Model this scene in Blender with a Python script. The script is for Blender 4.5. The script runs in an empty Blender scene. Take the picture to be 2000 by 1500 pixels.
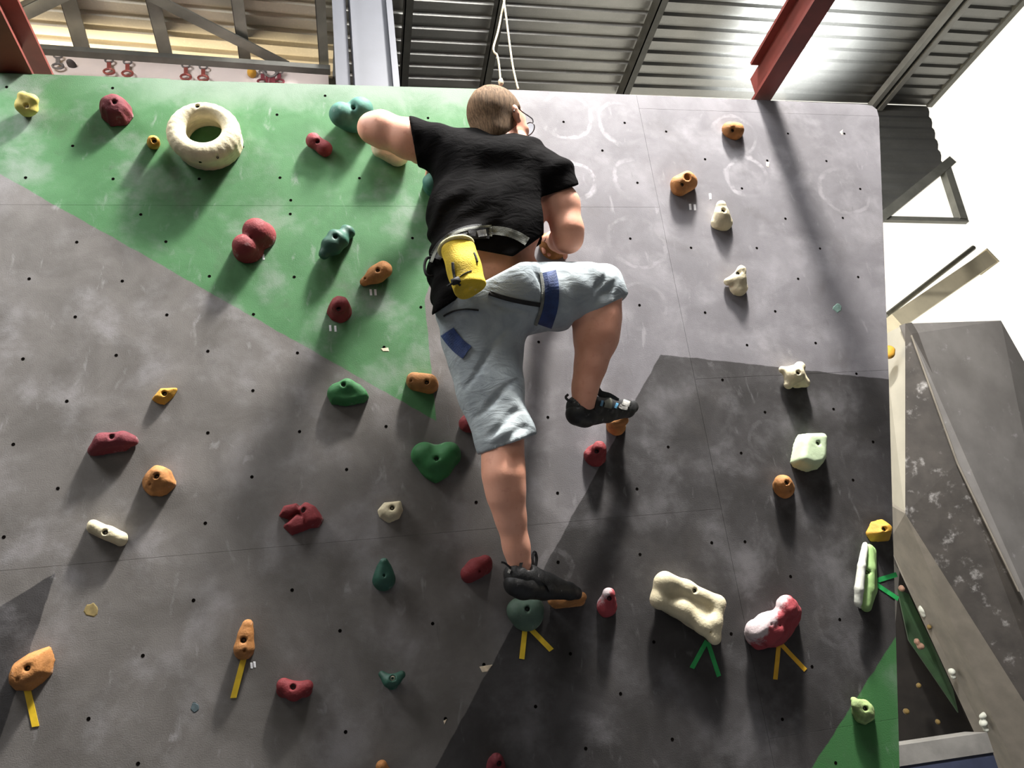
import bpy, math, random
import numpy as np
from mathutils import Matrix, Vector

random.seed(7)
rng = np.random.default_rng(7)
SC = bpy.context.scene
COL = SC.collection
V = np.array

# ------------------------------------------------------------------ survey of the place
# Camera pose against the climbing wall (solved from its T-nut grid); camera frame: x right, y down, z forward.
F_PX, CX, CY = 1500.0, 1000.0, 750.0
UNIT = 0.14
WX = V([0.976, -0.045, 0.211]); WD = V([0.115, 0.938, -0.328])
WX /= np.linalg.norm(WX); WD -= WX*(WX@WD); WD /= np.linalg.norm(WD)
WN = np.cross(WX, WD)                      # into the wall
WDIST = 17.74*UNIT
LEAN = math.radians(4.0)                   # the wall leans out by four degrees
AY = math.cos(LEAN)*WN + math.sin(LEAN)*WD
AZ = -math.cos(LEAN)*WD + math.sin(LEAN)*WN
C2W = np.stack([WX, AY, AZ])               # camera-frame vector -> world vector
CAM = V([0.0, 0.0, 1.55])

def ray(u, v):
    return C2W @ V([(u-CX)/F_PX, (v-CY)/F_PX, 1.0])
def far(u, v, d):                          # world point at camera depth d
    return CAM + ray(u, v)*d
def on_z(u, v, z):
    r = ray(u, v); return CAM + r*((z-CAM[2])/r[2])
def on_y(u, v, y):
    r = ray(u, v); return CAM + r*((y-CAM[1])/r[1])
def on_x(u, v, x):
    r = ray(u, v); return CAM + r*((x-CAM[0])/r[0])
NW = C2W@WN                                # wall normal (into the wall), world
UW = -(C2W@WD)                             # up the wall, world
WW = -NW                                   # out of the wall, world
WO = far(1000, 750, WDIST/(WN@V([0, 0, 1.0])))
MW = Matrix(((1, UW[0], WW[0], WO[0]), (0, UW[1], WW[1], WO[1]), (0, UW[2], WW[2], WO[2]), (0, 0, 0, 1)))
AX3 = np.stack([V([1.0, 0, 0]), UW, WW])   # world vector -> wall vector
CAMW = AX3@(CAM-WO)                        # camera in wall coordinates (s, t, w)
def P(u, v, w=0.0):                        # wall coordinates of the sight line at height w off the wall
    r = AX3@ray(u, v); return CAMW + r*((w-CAMW[2])/r[2])
def mpp(p):                                # metres per photo pixel at a wall-frame point
    q = WO + p[0]*AX3[0] + p[1]*AX3[1] + p[2]*AX3[2] - CAM
    return float((C2W.T@q)[2])/F_PX
def w2(p):
    return WO + p[0]*AX3[0] + p[1]*AX3[1] + p[2]*AX3[2]

# ------------------------------------------------------------------ camera, world, lights, exposure
cam = bpy.data.cameras.new('camera'); cam.sensor_width = 36.0; cam.lens = 36.0*F_PX/2000.0
cam.clip_start = 0.05; cam.clip_end = 200
co = bpy.data.objects.new('camera', cam); COL.objects.link(co)
r_, d_, f_ = C2W@V([1, 0, 0.]), C2W@V([0, 1., 0]), C2W@V([0, 0, 1.])
co.matrix_world = Matrix(((r_[0], -d_[0], -f_[0], CAM[0]), (r_[1], -d_[1], -f_[1], CAM[1]), (r_[2], -d_[2], -f_[2], CAM[2]), (0, 0, 0, 1)))
SC.camera = co
wd = bpy.data.worlds.new('world'); SC.world = wd; wd.use_nodes = True
wd.node_tree.nodes['Background'].inputs[0].default_value = (1.0, 0.95, 0.86, 1)
wd.node_tree.nodes['Background'].inputs[1].default_value = 0.065
SC.view_settings.view_transform = 'Standard'; SC.view_settings.look = 'None'
SC.view_settings.gamma = 1.0; SC.view_settings.use_curve_mapping = False
SC.view_settings.exposure = 0.0

def area(name, loc, target, size, power, color=(1, 1, 1), shape='DISK', sy=None):
    l = bpy.data.lights.new(name, 'AREA'); l.shape = shape; l.size = size
    if sy: l.size_y = sy
    l.energy = power; l.color = color
    o = bpy.data.objects.new(name, l); COL.objects.link(o); o.location = loc
    o.rotation_euler = (Vector(target)-Vector(loc)).to_track_quat('-Z', 'Y').to_euler()
    return o
CEIL = 7.6
lamp_foot = P(1180, -700)
LAMP = w2(V([lamp_foot[0], lamp_foot[1], 1.4]))
area('hall_floodlight', LAMP, w2(P(900, 700)), 0.5, 890, (1.0, 0.965, 0.92))
area('left_fill', (-2.3, 1.25, 5.3), (-1.1, 2.4, 3.4), 1.3, 150, (0.97, 0.98, 1.0), 'RECTANGLE', 1.3)  # added fill light, brightens the upper left of the wall
area('overhead_soft_fill', (0.0, 1.15, 6.3), w2(P(900, 300)), 4.4, 560, (0.98, 0.98, 1.0), 'RECTANGLE', 1.4)  # added soft light overhead, softens the floodlight's shadows
area('left_front_fill', (-4.0, -2.5, 4.2), (-0.8, 2.4, 2.4), 2.5, 26, (1.0, 0.95, 0.87))  # added weak fill from the left front, lifts the lower left
area('front_fill', (1.5, -6.0, 5.2), (0.2, 2.5, 3.0), 4.0, 40, (1.0, 0.93, 0.82), 'RECTANGLE', 2.0)  # added frontal fill from behind the camera
GL = on_z(1500, 70, CEIL)
sr = bpy.data.lights.new('roof_lamp_right', 'SPOT'); sr.energy = 1000; sr.spot_size = math.radians(92); sr.spot_blend = 1.0; sr.shadow_soft_size = 0.2; sr.color = (0.97, 1.0, 1.0)
sq = bpy.data.objects.new('roof_lamp_right', sr); COL.objects.link(sq); sq.location = (4.85, 5.3, 6.5); sq.rotation_euler = (math.pi, 0, 0)
area('warm_lamp_left', (-2.8, 4.9, 4.0), (-1.6, 4.0, 6.0), 2.0, 300, (1.0, 0.84, 0.58))

sp = bpy.data.lights.new('boulder_fill_spot', 'SPOT'); sp.energy = 600; sp.spot_size = math.radians(38); sp.spot_blend = 1.0; sp.shadow_soft_size = 0.3; sp.color = (1.0, 0.95, 0.88)  # added spot out of view, only brightens the bouldering wall
so = bpy.data.objects.new('boulder_fill_spot', sp); COL.objects.link(so); so.location = (3.5, 0.8, 6.9)
so.rotation_euler = (Vector((4.6, 4.9, 4.7))-Vector(so.location)).to_track_quat('-Z', 'Y').to_euler()

# ------------------------------------------------------------------ materials
def lin(c):
    return tuple(((x/255.0)/12.92 if x/255.0 <= 0.04045 else ((x/255.0+0.055)/1.055)**2.4) for x in c)
class NT:
    def __init__(s, name):
        m = bpy.data.materials.new(name); m.use_nodes = True; s.m = m; s.t = m.node_tree
        s.b = s.t.nodes['Principled BSDF']
    def n(s, typ, **kw):
        x = s.t.nodes.new(typ)
        for k, v in kw.items(): setattr(x, k, v)
        return x
    def l(s, a, b): s.t.links.new(a, b)
    def put(s, v, sock):
        if hasattr(v, 'is_output'): s.l(v, sock)
        else: sock.default_value = v
    def math(s, op, a, b=0.0, c=None, clamp=False):
        x = s.n('ShaderNodeMath', operation=op, use_clamp=clamp)
        s.put(a, x.inputs[0]); s.put(b, x.inputs[1])
        if c is not None: s.put(c, x.inputs[2])
        return x.outputs[0]
    def vmath(s, op, a, b=None):
        x = s.n('ShaderNodeVectorMath', operation=op); s.put(a, x.inputs[0])
        if b is not None: s.put(b, x.inputs[1])
        return x.outputs['Value'] if op in ('DOT_PRODUCT', 'LENGTH', 'DISTANCE') else x.outputs[0]
    def mix(s, f, a, b, mode='MIX'):
        x = s.n('ShaderNodeMix', data_type='RGBA', blend_type=mode)
        s.put(f, x.inputs[0])
        s.put(a if hasattr(a, 'is_output') else (*a, 1.0) if len(a) == 3 else a, x.inputs[6])
        s.put(b if hasattr(b, 'is_output') else (*b, 1.0) if len(b) == 3 else b, x.inputs[7])
        return x.outputs[2]
    def noise(s, vec, scale, detail=4.0, rough=0.55, dist=0.0):
        x = s.n('ShaderNodeTexNoise'); s.l(vec, x.inputs['Vector'])
        x.inputs['Scale'].default_value = scale; x.inputs['Detail'].default_value = detail
        x.inputs['Roughness'].default_value = rough; x.inputs['Distortion'].default_value = dist
        return x.outputs[0]
    def ramp(s, v, a, b, lo=0.0, hi=1.0):
        x = s.n('ShaderNodeMapRange', interpolation_type='SMOOTHSTEP'); s.l(v, x.inputs[0])
        x.inputs[1].default_value = a; x.inputs[2].default_value = b; x.inputs[3].default_value = lo; x.inputs[4].default_value = hi
        return x.outputs[0]
    def coords(s):
        return s.n('ShaderNodeTexCoord').outputs['Object']
    def scale(s, vec, sc):
        x = s.n('ShaderNodeMapping'); s.l(vec, x.inputs[0]); x.inputs['Scale'].default_value = sc
        return x.outputs[0]
    def bump(s, h, strength=0.3, dist=0.01):
        x = s.n('ShaderNodeBump'); s.l(h, x.inputs['Height']); x.inputs['Strength'].default_value = strength
        x.inputs['Distance'].default_value = dist; s.l(x.outputs[0], s.b.inputs['Normal'])

def mat(name, rgb, rough=0.6, metal=0.0, var=0.12, scale=9.0, bump=0.15, bscale=60.0, bdist=0.004, chalk=0.0, linear=False, spec=0.5):
    k = NT(name); c = rgb if linear else lin(rgb)
    o = k.coords()
    n1 = k.noise(o, scale, 5)
    dark = tuple(x*(1-var*1.6) for x in c); light = tuple(min(1, x*(1+var)) for x in c)
    col = k.mix(k.ramp(n1, 0.3, 0.7), dark, light)
    if chalk:
        nc = k.noise(o, scale*1.7, 6, 0.65)
        col = k.mix(k.ramp(nc, 0.62-0.25*chalk, 0.80-0.1*chalk, 0, min(0.8, 0.35+chalk*0.5)), col, (0.72, 0.70, 0.68))
    k.l(col, k.b.inputs['Base Color'])
    k.b.inputs['Roughness'].default_value = rough; k.b.inputs['Metallic'].default_value = metal
    k.b.inputs['Specular IOR Level'].default_value = spec
    if bump: k.bump(k.noise(o, bscale, 4), bump, bdist)
    return k.m

M = {}
M['red'] = mat('hold_red', (120, 34, 38), 0.75, bump=0.5, bscale=120, chalk=0.12, scale=14)
M['maroon'] = mat('hold_maroon', (104, 34, 42), 0.78, bump=0.5, bscale=120, chalk=0.12, scale=14)
M['chalkred'] = mat('hold_red_chalked', (167, 48, 55), 0.75, bump=0.5, bscale=90, chalk=0.55, scale=7)
M['orange'] = mat('hold_orange', (167, 113, 60), 0.75, bump=0.5, bscale=110, chalk=0.08, var=0.2, scale=16)
M['yellow'] = mat('hold_yellow', (193, 144, 47), 0.7, bump=0.4, bscale=110, chalk=0.06, var=0.15)
M['paleyellow'] = mat('hold_pale_yellow', (203, 186, 99), 0.7, bump=0.4, chalk=0.1, var=0.15)
M['cream'] = mat('hold_cream', (203, 192, 160), 0.72, bump=0.4, bscale=120, var=0.12, scale=12)
M['teal'] = mat('hold_teal', (59, 112, 97), 0.72, bump=0.3, chalk=0.16, var=0.2)
M['green'] = mat('hold_green', (42, 107, 55), 0.7, bump=0.3, chalk=0.1, var=0.15)
M['darkgreen'] = mat('hold_dark_green', (36, 80, 65), 0.6, bump=0.3, chalk=0.14, var=0.2)
M['greygreen'] = mat('hold_grey_green', (80, 103, 87), 0.7, bump=0.3, chalk=0.25, var=0.2)
M['palegreen'] = mat('hold_pale_green', (184, 201, 165), 0.7, bump=0.3, var=0.12)
M['lime'] = mat('hold_lime', (147, 180, 114), 0.7, bump=0.3, var=0.15)
M['moss'] = mat('hold_moss', (142, 163, 104), 0.8, bump=0.7, bscale=70, var=0.3, scale=20)
M['chalkwhite'] = mat('hold_chalk_white', (196, 198, 186), 0.8, bump=0.3, var=0.1)
M['darkoval'] = mat('hold_dark_grey', (68, 63, 63), 0.8, var=0.3)
M['tan'] = mat('hold_tan', (142, 110, 91), 0.8, var=0.25)
M['dullyellow'] = mat('hold_dull_yellow', (112, 92, 48), 0.8, var=0.2)
M['bolt'] = mat('bolt_dark_steel', (46, 44, 42), 0.45, 0.7, 0.2, 90, 0)
M['boltbright'] = mat('bolt_bright_steel', (210, 205, 190), 0.3, 0.8, 0.1, 90, 0)
M['hole'] = mat('bolt_hole_dark', (12, 10, 9), 1.0, 0.0, 0.2, 90, 0, spec=0.0)
M['tape_y'] = mat('tape_yellow', (222, 186, 40), 0.55, var=0.08, scale=30, bump=0.1)
M['tape_o'] = mat('tape_amber', (212, 164, 40), 0.55, var=0.08, scale=30, bump=0.1)
M['tape_g'] = mat('tape_green', (36, 150, 76), 0.55, var=0.1, scale=30, bump=0.1)
M['steel_red'] = mat('steel_red_oxide', (112, 50, 42), 0.55, var=0.18, scale=5, bump=0.1)
M['steel_grey'] = mat('steel_painted_grey', (120, 120, 112), 0.5, 0.2, 0.12, 6)
M['steel_dark'] = mat('steel_dark', (66, 66, 62), 0.55, 0.3, 0.2, 6)
M['steel_light'] = mat('steel_pale_grey', (58, 60, 66), 0.5, 0.0, 0.06, 4, bump=0.05)
M['steel_pale'] = mat('steel_galvanised_pale', (150, 150, 146), 0.5, 0.2, 0.08, 6)
M['cream_duct'] = mat('cable_trunking_cream', (214, 204, 176), 0.6, var=0.08, scale=3)
M['board'] = mat('board_pale_pink', (206, 192, 186), 0.7, var=0.06, scale=3, bump=0.1)
M['floor'] = mat('floor_grey_matting', (70, 72, 78), 0.85, var=0.2, scale=2)
M['concrete'] = mat('hall_wall_grey', (120, 118, 112), 0.8, var=0.1, scale=2)
M['rope'] = mat('rope_cream', (200, 188, 156), 0.8, var=0.25, scale=150, bump=0.6, bscale=240)
M['mat_grey'] = mat('mat_grey_vinyl', (116, 114, 110), 0.6, var=0.2, scale=5)
M['mat_blue'] = mat('mat_navy_vinyl', (48, 54, 74), 0.5, var=0.2, scale=5)
M['draw_red'] = mat('carabiner_red', (150, 78, 70), 0.4, 0.4, 0.1, 40)
M['draw_grey'] = mat('sling_grey', (104, 98, 96), 0.8, 0, 0.2, 60)
M['frame'] = mat('glasses_frame_dark', (26, 30, 40), 0.3, 0, 0.1, 40)
M['black_webbing'] = mat('webbing_black', (24, 24, 25), 0.75, 0, 0.25, 40, 0.4, 300)
M['grey_webbing'] = mat('webbing_grey', (112, 114, 106), 0.75, 0, 0.2, 30, 0.4, 300)
M['blue_webbing'] = mat('webbing_blue', (34, 56, 104), 0.7, 0, 0.2, 30, 0.4, 300)
M['silver'] = mat('buckle_metal', (216, 218, 224), 0.32, 0.6, 0.1, 60)
M['bag'] = mat('chalk_bag_yellow', (216, 184, 44), 0.8, 0, 0.14, 22, 0.5, 260, chalk=0.06)
M['bagrim'] = mat('chalk_bag_rim', (214, 204, 150), 0.85, 0, 0.2, 30, 0.4, 200)
M['shoe'] = mat('shoe_black', (34, 34, 34), 0.65, 0, 0.3, 30, 0.3, 200, chalk=0.06)
M['rubber'] = mat('shoe_rubber', (22, 22, 22), 0.55, 0, 0.25, 30, 0.2, 120, chalk=0.05)
M['shoe_pad'] = mat('shoe_chalky_rand', (150, 148, 142), 0.8, 0, 0.3, 40)
M['shoe_strap'] = mat('shoe_strap_grey', (104, 106, 94), 0.7, 0, 0.2, 40)
M['shoe_blue'] = mat('shoe_blue_trim', (84, 142, 176), 0.6, 0, 0.2, 40)
M['eye'] = mat('eye_white', (220, 214, 206), 0.2, 0, 0.02, 40, 0)

def dusted_mat():
    k = NT('hold_red_dusted'); o = k.coords(); sp = k.n('ShaderNodeSeparateXYZ'); k.l(o, sp.inputs[0])
    up = k.math('ADD', k.math('MULTIPLY', sp.outputs[0], -0.75), k.math('MULTIPLY', sp.outputs[1], 0.75))
    v = k.math('ADD', up, k.math('MULTIPLY', k.math('SUBTRACT', k.noise(o, 26, 5, 0.65), 0.5), 0.11))
    col = k.mix(k.ramp(v, 0.006, 0.032, 0.05, 0.85), lin((146, 36, 46)), (0.50, 0.46, 0.46)); k.l(col, k.b.inputs['Base Color'])
    k.b.inputs['Roughness'].default_value = 0.8; k.bump(k.noise(o, 90, 4), 0.5, 0.004); return k.m
M['chalkred'] = dusted_mat()
def skin_mat():
    k = NT('skin'); o = k.coords()
    n = k.noise(o, 10, 5)
    col = k.mix(k.ramp(n, 0.3, 0.7), lin((222, 158, 130)), lin((234, 174, 148)))
    n2 = k.noise(o, 42, 3)
    col = k.mix(k.ramp(n2, 0.55, 0.8, 0, 0.3), col, lin((184, 104, 88)))
    k.l(col, k.b.inputs['Base Color']); k.b.inputs['Roughness'].default_value = 0.55
    k.b.inputs['Subsurface Weight'].default_value = 0.08; k.b.inputs['Subsurface Radius'].default_value = (0.02, 0.008, 0.005)
    k.bump(k.noise(o, 190, 3), 0.15, 0.002); return k.m
M['skin'] = skin_mat()
def hair_mat(name, a, b, sc):
    k = NT(name); o = k.scale(k.coords(), sc)
    n = k.noise(o, 60, 6, 0.7)
    col = k.mix(k.ramp(n, 0.3, 0.7), lin(a), lin(b)); k.l(col, k.b.inputs['Base Color'])
    k.b.inputs['Roughness'].default_value = 0.8; k.b.inputs['Specular IOR Level'].default_value = 0.15; k.bump(n, 0.7, 0.004); return k.m
M['hair'] = hair_mat('hair_brown', (74, 58, 42), (126, 102, 78), (3.0, 0.28, 3.0))
M['beard'] = hair_mat('beard_brown', (110, 72, 52), (158, 110, 84), (2, 1, 2))
def cloth_mat(name, a, b, weave, big, rough=0.85):
    k = NT(name); o = k.coords()
    n = k.noise(o, big, 4, 0.6, 0.6)
    col = k.mix(k.ramp(n, 0.3, 0.7), lin(a), lin(b)); k.l(col, k.b.inputs['Base Color'])
    k.b.inputs['Roughness'].default_value = rough; k.b.inputs['Specular IOR Level'].default_value = 0.03
    h = k.math('ADD', k.math('MULTIPLY', k.noise(k.scale(o, (1, 2.2, 1)), 14, 3, 0.5, 1.2), 0.9), k.math('MULTIPLY', k.noise(o, weave, 2), 0.12))
    k.bump(h, 0.3, 0.016); return k.m
M['shirt'] = cloth_mat('shirt_black_cotton', (13, 12, 12), (19, 18, 18), 400, 8)
M['denim'] = cloth_mat('shorts_light_denim', (146, 154, 158), (172, 180, 182), 420, 9)
M['hem'] = cloth_mat('shirt_hem_stitch', (30, 30, 31), (44, 44, 44), 400, 8)

# the painted, chalky face of the climbing wall (paint edges and chalk are flat print)
def wall_paint():
    k = NT('climbing_wall_paint'); o = k.coords()
    sep = k.n('ShaderNodeSeparateXYZ'); k.l(o, sep.inputs[0])
    flat = k.n('ShaderNodeCombineXYZ'); k.l(sep.outputs[0], flat.inputs[0]); k.l(sep.outputs[1], flat.inputs[1])
    p = flat.outputs[0]
    wob = k.math('MULTIPLY', k.math('SUBTRACT', k.noise(p, 16, 3), 0.5), 0.012)
    def half(a, b):                       # 1 on the left of a->b as the photo shows it (pixels)
        A, B = P(*a), P(*b); d = (B-A)[:2]; d /= np.linalg.norm(d)
        nrm = V([-d[1], d[0]])
        dot = k.vmath('DOT_PRODUCT', p, (float(nrm[0]), float(nrm[1]), 0.0))
        return k.ramp(k.math('ADD', k.math('SUBTRACT', dot, float(nrm@A[:2])), wob), -0.002, 0.002)
    AND = lambda a, b: k.math('MULTIPLY', a, b)
    OR = lambda a, b: k.math('MAXIMUM', a, b)
    big = k.noise(p, 1.6, 6, 0.6); mid = k.noise(p, 5.5, 6, 0.62, 0.4); fine = k.noise(p, 22, 5, 0.65)
    grey = k.mix(k.ramp(mid, 0.32, 0.68), (0.098, 0.090, 0.082), (0.142, 0.131, 0.122))
    lav = k.mix(k.ramp(mid, 0.3, 0.7), (0.126, 0.119, 0.126), (0.166, 0.158, 0.167))
    right = k.ramp(sep.outputs[0], float(P(820, 500)[0]), float(P(1180, 500)[0]))
    grey = k.mix(right, grey, lav)
    green = k.mix(k.ramp(mid, 0.3, 0.7), (0.040, 0.128, 0.044), (0.062, 0.170, 0.066))
    dark = k.mix(k.ramp(mid, 0.3, 0.7), (0.024, 0.022, 0.021), (0.046, 0.043, 0.043))
    # convex / reflex combinations of the paint edges
    g1b = half((296, 507), (852, 822))
    g1 = AND(g1b, OR(half((829, 588), (968, 150)), half((852, 822), (829, 588))))
    d1 = AND(k.math('SUBTRACT', 1.0, half((1290, 692), (1738, 741))), k.math('SUBTRACT', 1.0, half((850, 1500), (1290, 692))))
    g2 = k.math('SUBTRACT', 1.0, half((1585, 1500), (1757, 1232)))
    d2 = AND(half((10, 1415), (109, 1119)), k.math('SUBTRACT', 1.0, half((0, 1185), (109, 1119))))
    col = k.mix(g1, grey, green)
    col = k.mix(d1, col, dark); col = k.mix(g2, col, (0.036, 0.125, 0.038)); col = k.mix(d2, col, dark)
    # hand chalk: clouds, smears and drawn rings
    cl = k.ramp(k.noise(p, 5.2, 7, 0.6, 0.15), 0.46, 0.74, 0, 0.62)
    cl = k.math('MULTIPLY', cl, k.ramp(big, 0.32, 0.62, 0.35, 1.0))
    sm = k.ramp(k.noise(k.scale(p, (2.2, 0.8, 1)), 11, 5, 0.6, 0.5), 0.6, 0.78, 0, 0.5)
    chalk = k.math('MAXIMUM', cl, sm)
    ct = P(500, 172)[1]
    top = k.ramp(k.math('ADD', sep.outputs[1], k.math('MULTIPLY', k.math('SUBTRACT', mid, 0.5), 0.25)), ct-0.13, ct+0.02, 0, 0.5)
    lft = k.ramp(sep.outputs[0], P(120, 170)[0], P(420, 170)[0], 0.1, 1.0)
    chalk = k.math('MAXIMUM', chalk, k.math('MULTIPLY', k.math('MULTIPLY', top, lft), k.math('SUBTRACT', 1.0, k.math('MULTIPLY', right, 0.75))))
    rings = [((1108, 226), 46, 0.8), ((1214, 240), 42, 0.8), ((1124, 352), 36, 0.9), ((1243, 352), 42, 0.6), ((1246, 475), 50, 0.4), ((1256, 596), 44, 0.35),
             ((1458, 345), 40, 0.7), ((1432, 262), 38, 0.4), ((1648, 372), 46, 0.45), ((1082, 1110), 30, 0.35), ((1640, 1215), 46, 0.25), ((1505, 862), 40, 0.2)]
    for (c, r, a) in rings:
        q = P(*c); rr = r*mpp(q)*1.12
        dv = k.vmath('SUBTRACT', p, (float(q[0]), float(q[1]), 0.0))
        dist = k.math('ADD', k.vmath('LENGTH', dv), k.math('MULTIPLY', k.math('SUBTRACT', mid, 0.5), 0.085))
        band = k.ramp(k.math('ABSOLUTE', k.math('SUBTRACT', dist, rr)), 0.004, 0.013, a, 0)
        chalk = k.math('MAXIMUM', chalk, k.math('MULTIPLY', band, k.math('MULTIPLY', k.ramp(fine, 0.32, 0.6, 0.1, 1.0), k.ramp(k.noise(p, 3.3, 2), 0.42, 0.58, 0.1, 1.0))))
    col = k.mix(k.math('MULTIPLY', chalk, k.math('SUBTRACT', 0.72, k.math('MULTIPLY', d1, 0.36))), col, (0.36, 0.348, 0.36))
    dirt = k.ramp(k.noise(p, 4.2, 5, 0.6, 0.5), 0.55, 0.75, 0, 0.32)
    col = k.mix(dirt, col, (0.06, 0.053, 0.047))
    scuff = k.ramp(k.noise(k.scale(p, (3.4, 0.9, 1)), 8, 4, 0.6, 0.8), 0.66, 0.8, 0, 0.3)
    col = k.mix(scuff, col, (0.04, 0.036, 0.034))
    k.l(col, k.b.inputs['Base Color'])
    k.b.inputs['Roughness'].default_value = 0.72; k.b.inputs['Specular IOR Level'].default_value = 0.3
    k.bump(k.noise(o, 260, 3), 0.35, 0.002)
    return k.m
M['paint'] = wall_paint()

def metal_roof(name, col, rough, metal):
    k = NT(name); o = k.coords()
    n = k.noise(k.scale(o, (0.6, 1, 1)), 3, 5, 0.6); sp = k.noise(o, 60, 2, 0.5)
    c = k.mix(k.ramp(n, 0.3, 0.7), tuple(x*0.8 for x in col), col)
    c = k.mix(k.ramp(sp, 0.5, 0.75, 0, 0.35), c, tuple(min(1, x*1.25) for x in col))
    k.l(c, k.b.inputs['Base Color']); k.b.inputs['Metallic'].default_value = metal
    k.l(k.ramp(sp, 0.2, 0.8, rough*0.85, rough*1.15), k.b.inputs['Roughness'])
    return k.m
M['roof'] = metal_roof('galvanised_sheet', (0.25, 0.25, 0.238), 0.42, 0.65)
M['roof_cream'] = metal_roof('cream_sheet', (0.55, 0.50, 0.40), 0.6, 0.1)
def far_wall_mat():
    k = NT('boulder_wall_grey'); o = k.coords()
    n = k.noise(o, 3, 6, 0.6)
    c = k.mix(k.ramp(n, 0.3, 0.7), (0.13, 0.122, 0.114), (0.18, 0.17, 0.16))
    ch = k.ramp(k.noise(o, 9, 6, 0.7), 0.58, 0.8, 0, 0.35)
    c = k.mix(ch, c, (0.6, 0.58, 0.6)); k.l(c, k.b.inputs['Base Color']); k.b.inputs['Roughness'].default_value = 0.7
    return k.m
M['boulder'] = far_wall_mat()
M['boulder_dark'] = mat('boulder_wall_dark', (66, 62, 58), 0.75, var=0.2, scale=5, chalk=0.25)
M['boulder_edge'] = mat('boulder_wall_edge', (124, 118, 108), 0.75, var=0.12, scale=5)
M['boulder_pale'] = mat('boulder_wall_pale', (176, 172, 158), 0.75, var=0.05, scale=4)
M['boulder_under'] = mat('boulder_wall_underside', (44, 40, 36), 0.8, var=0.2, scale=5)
M['boulder_green'] = mat('boulder_wall_green', (36, 64, 34), 0.8, var=0.2, scale=5)
def glow_mat(name, col, e):
    k = NT(name); k.b.inputs['Base Color'].default_value = (0.8, 0.78, 0.7, 1)
    k.b.inputs['Emission Color'].default_value = (*col, 1); k.b.inputs['Emission Strength'].default_value = e
    return k.m
M['end_wall'] = glow_mat('end_wall_glow', (1.0, 0.965, 0.86), 1.12)  # emission stands in for strong daylight falling on the pale wall
def glass_mat():
    k = NT('spectacle_lens'); k.b.inputs['Transmission Weight'].default_value = 1.0; k.b.inputs['Roughness'].default_value = 0.02
    k.b.inputs['IOR'].default_value = 1.1; k.b.inputs['Base Color'].default_value = (0.9, 0.95, 1, 1); return k.m
M['lens'] = glass_mat()

# ------------------------------------------------------------------ mesh helpers
def link(name, verts, faces, m, parent=None, matrix=None, smooth=False):
    me = bpy.data.meshes.new(name)
    verts = np.asarray(verts, dtype=np.float64)
    me.from_pydata(verts.tolist(), [], [tuple(int(i) for i in f) for f in faces]); me.update()
    if smooth:
        me.polygons.foreach_set('use_smooth', [True]*len(me.polygons))
    me.materials.append(m)
    o = bpy.data.objects.new(name, me); COL.objects.link(o)
    if parent is not None: o.parent = parent
    if matrix is not None: o.matrix_world = matrix
    return o
def tag(o, label=None, cat=None, group=None, kind=None):
    if label: o['label'] = label
    if cat: o['category'] = cat
    if group: o['group'] = group
    if kind: o['kind'] = kind
    return o
def empty(name, loc=(0, 0, 0), matrix=None):
    o = bpy.data.objects.new(name, None); COL.objects.link(o); o.empty_display_size = 0.05
    o.location = loc
    if matrix is not None: o.matrix_world = matrix
    return o
def at_wall(c):                            # matrix of a thing standing on the wall at wall coordinates c
    return MW @ Matrix.Translation(Vector([float(x) for x in c]))
def box(lo, hi):
    a, b = lo, hi
    v = [(x, y, z) for x in (a[0], b[0]) for y in (a[1], b[1]) for z in (a[2], b[2])]
    f = [(0, 1, 3, 2), (4, 6, 7, 5), (0, 4, 5, 1), (2, 3, 7, 6), (0, 2, 6, 4), (1, 5, 7, 3)]
    return v, f
class Acc:
    def __init__(s): s.v, s.f = [], []
    def add(s, vf):
        n = len(s.v); s.v += [tuple(x) for x in vf[0]]; s.f += [tuple(i+n for i in f) for f in vf[1]]; return s
def frame_of(d, up=(0, 0, 1)):
    d = V(d, dtype=float) if not isinstance(d, np.ndarray) else d
    d = d/np.linalg.norm(d); u = V([float(x) for x in up])
    if abs(d@u) > 0.98: u = V([1.0, 0, 0])
    a = np.cross(u, d); a /= np.linalg.norm(a); b = np.cross(d, a)
    return a, b, d
def bar(p, q, prof, up=(0, 0, 1)):          # extrude a closed 2-D profile from p to q
    p, q = np.asarray(p, float), np.asarray(q, float)
    a, b, d = frame_of(q-p, up); n = len(prof)
    v = [p+a*x+b*y for x, y in prof]+[q+a*x+b*y for x, y in prof]
    f = [(i, (i+1) % n, n+(i+1) % n, n+i) for i in range(n)]+[tuple(range(n))[::-1], tuple(range(n, 2*n))]
    return v, f
def rect(w, h): return [(-w/2, -h/2), (w/2, -h/2), (w/2, h/2), (-w/2, h/2)]
def circ(r, n=10): return [(r*math.cos(2*math.pi*i/n), r*math.sin(2*math.pi*i/n)) for i in range(n)]
def ibeam(w, h, tf, tw):
    a, b, c = w/2, h/2, tw/2
    return [(-a, -b), (a, -b), (a, -b+tf), (c, -b+tf), (c, b-tf), (a, b-tf), (a, b), (-a, b), (-a, b-tf), (-c, b-tf), (-c, -b+tf), (-a, -b+tf)]
def channel(w, h, t):                       # web up, flanges to one side
    return [(0, -h/2), (w, -h/2), (w, -h/2+t), (t, -h/2+t), (t, h/2-t), (w, h/2-t), (w, h/2), (0, h/2)]
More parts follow.
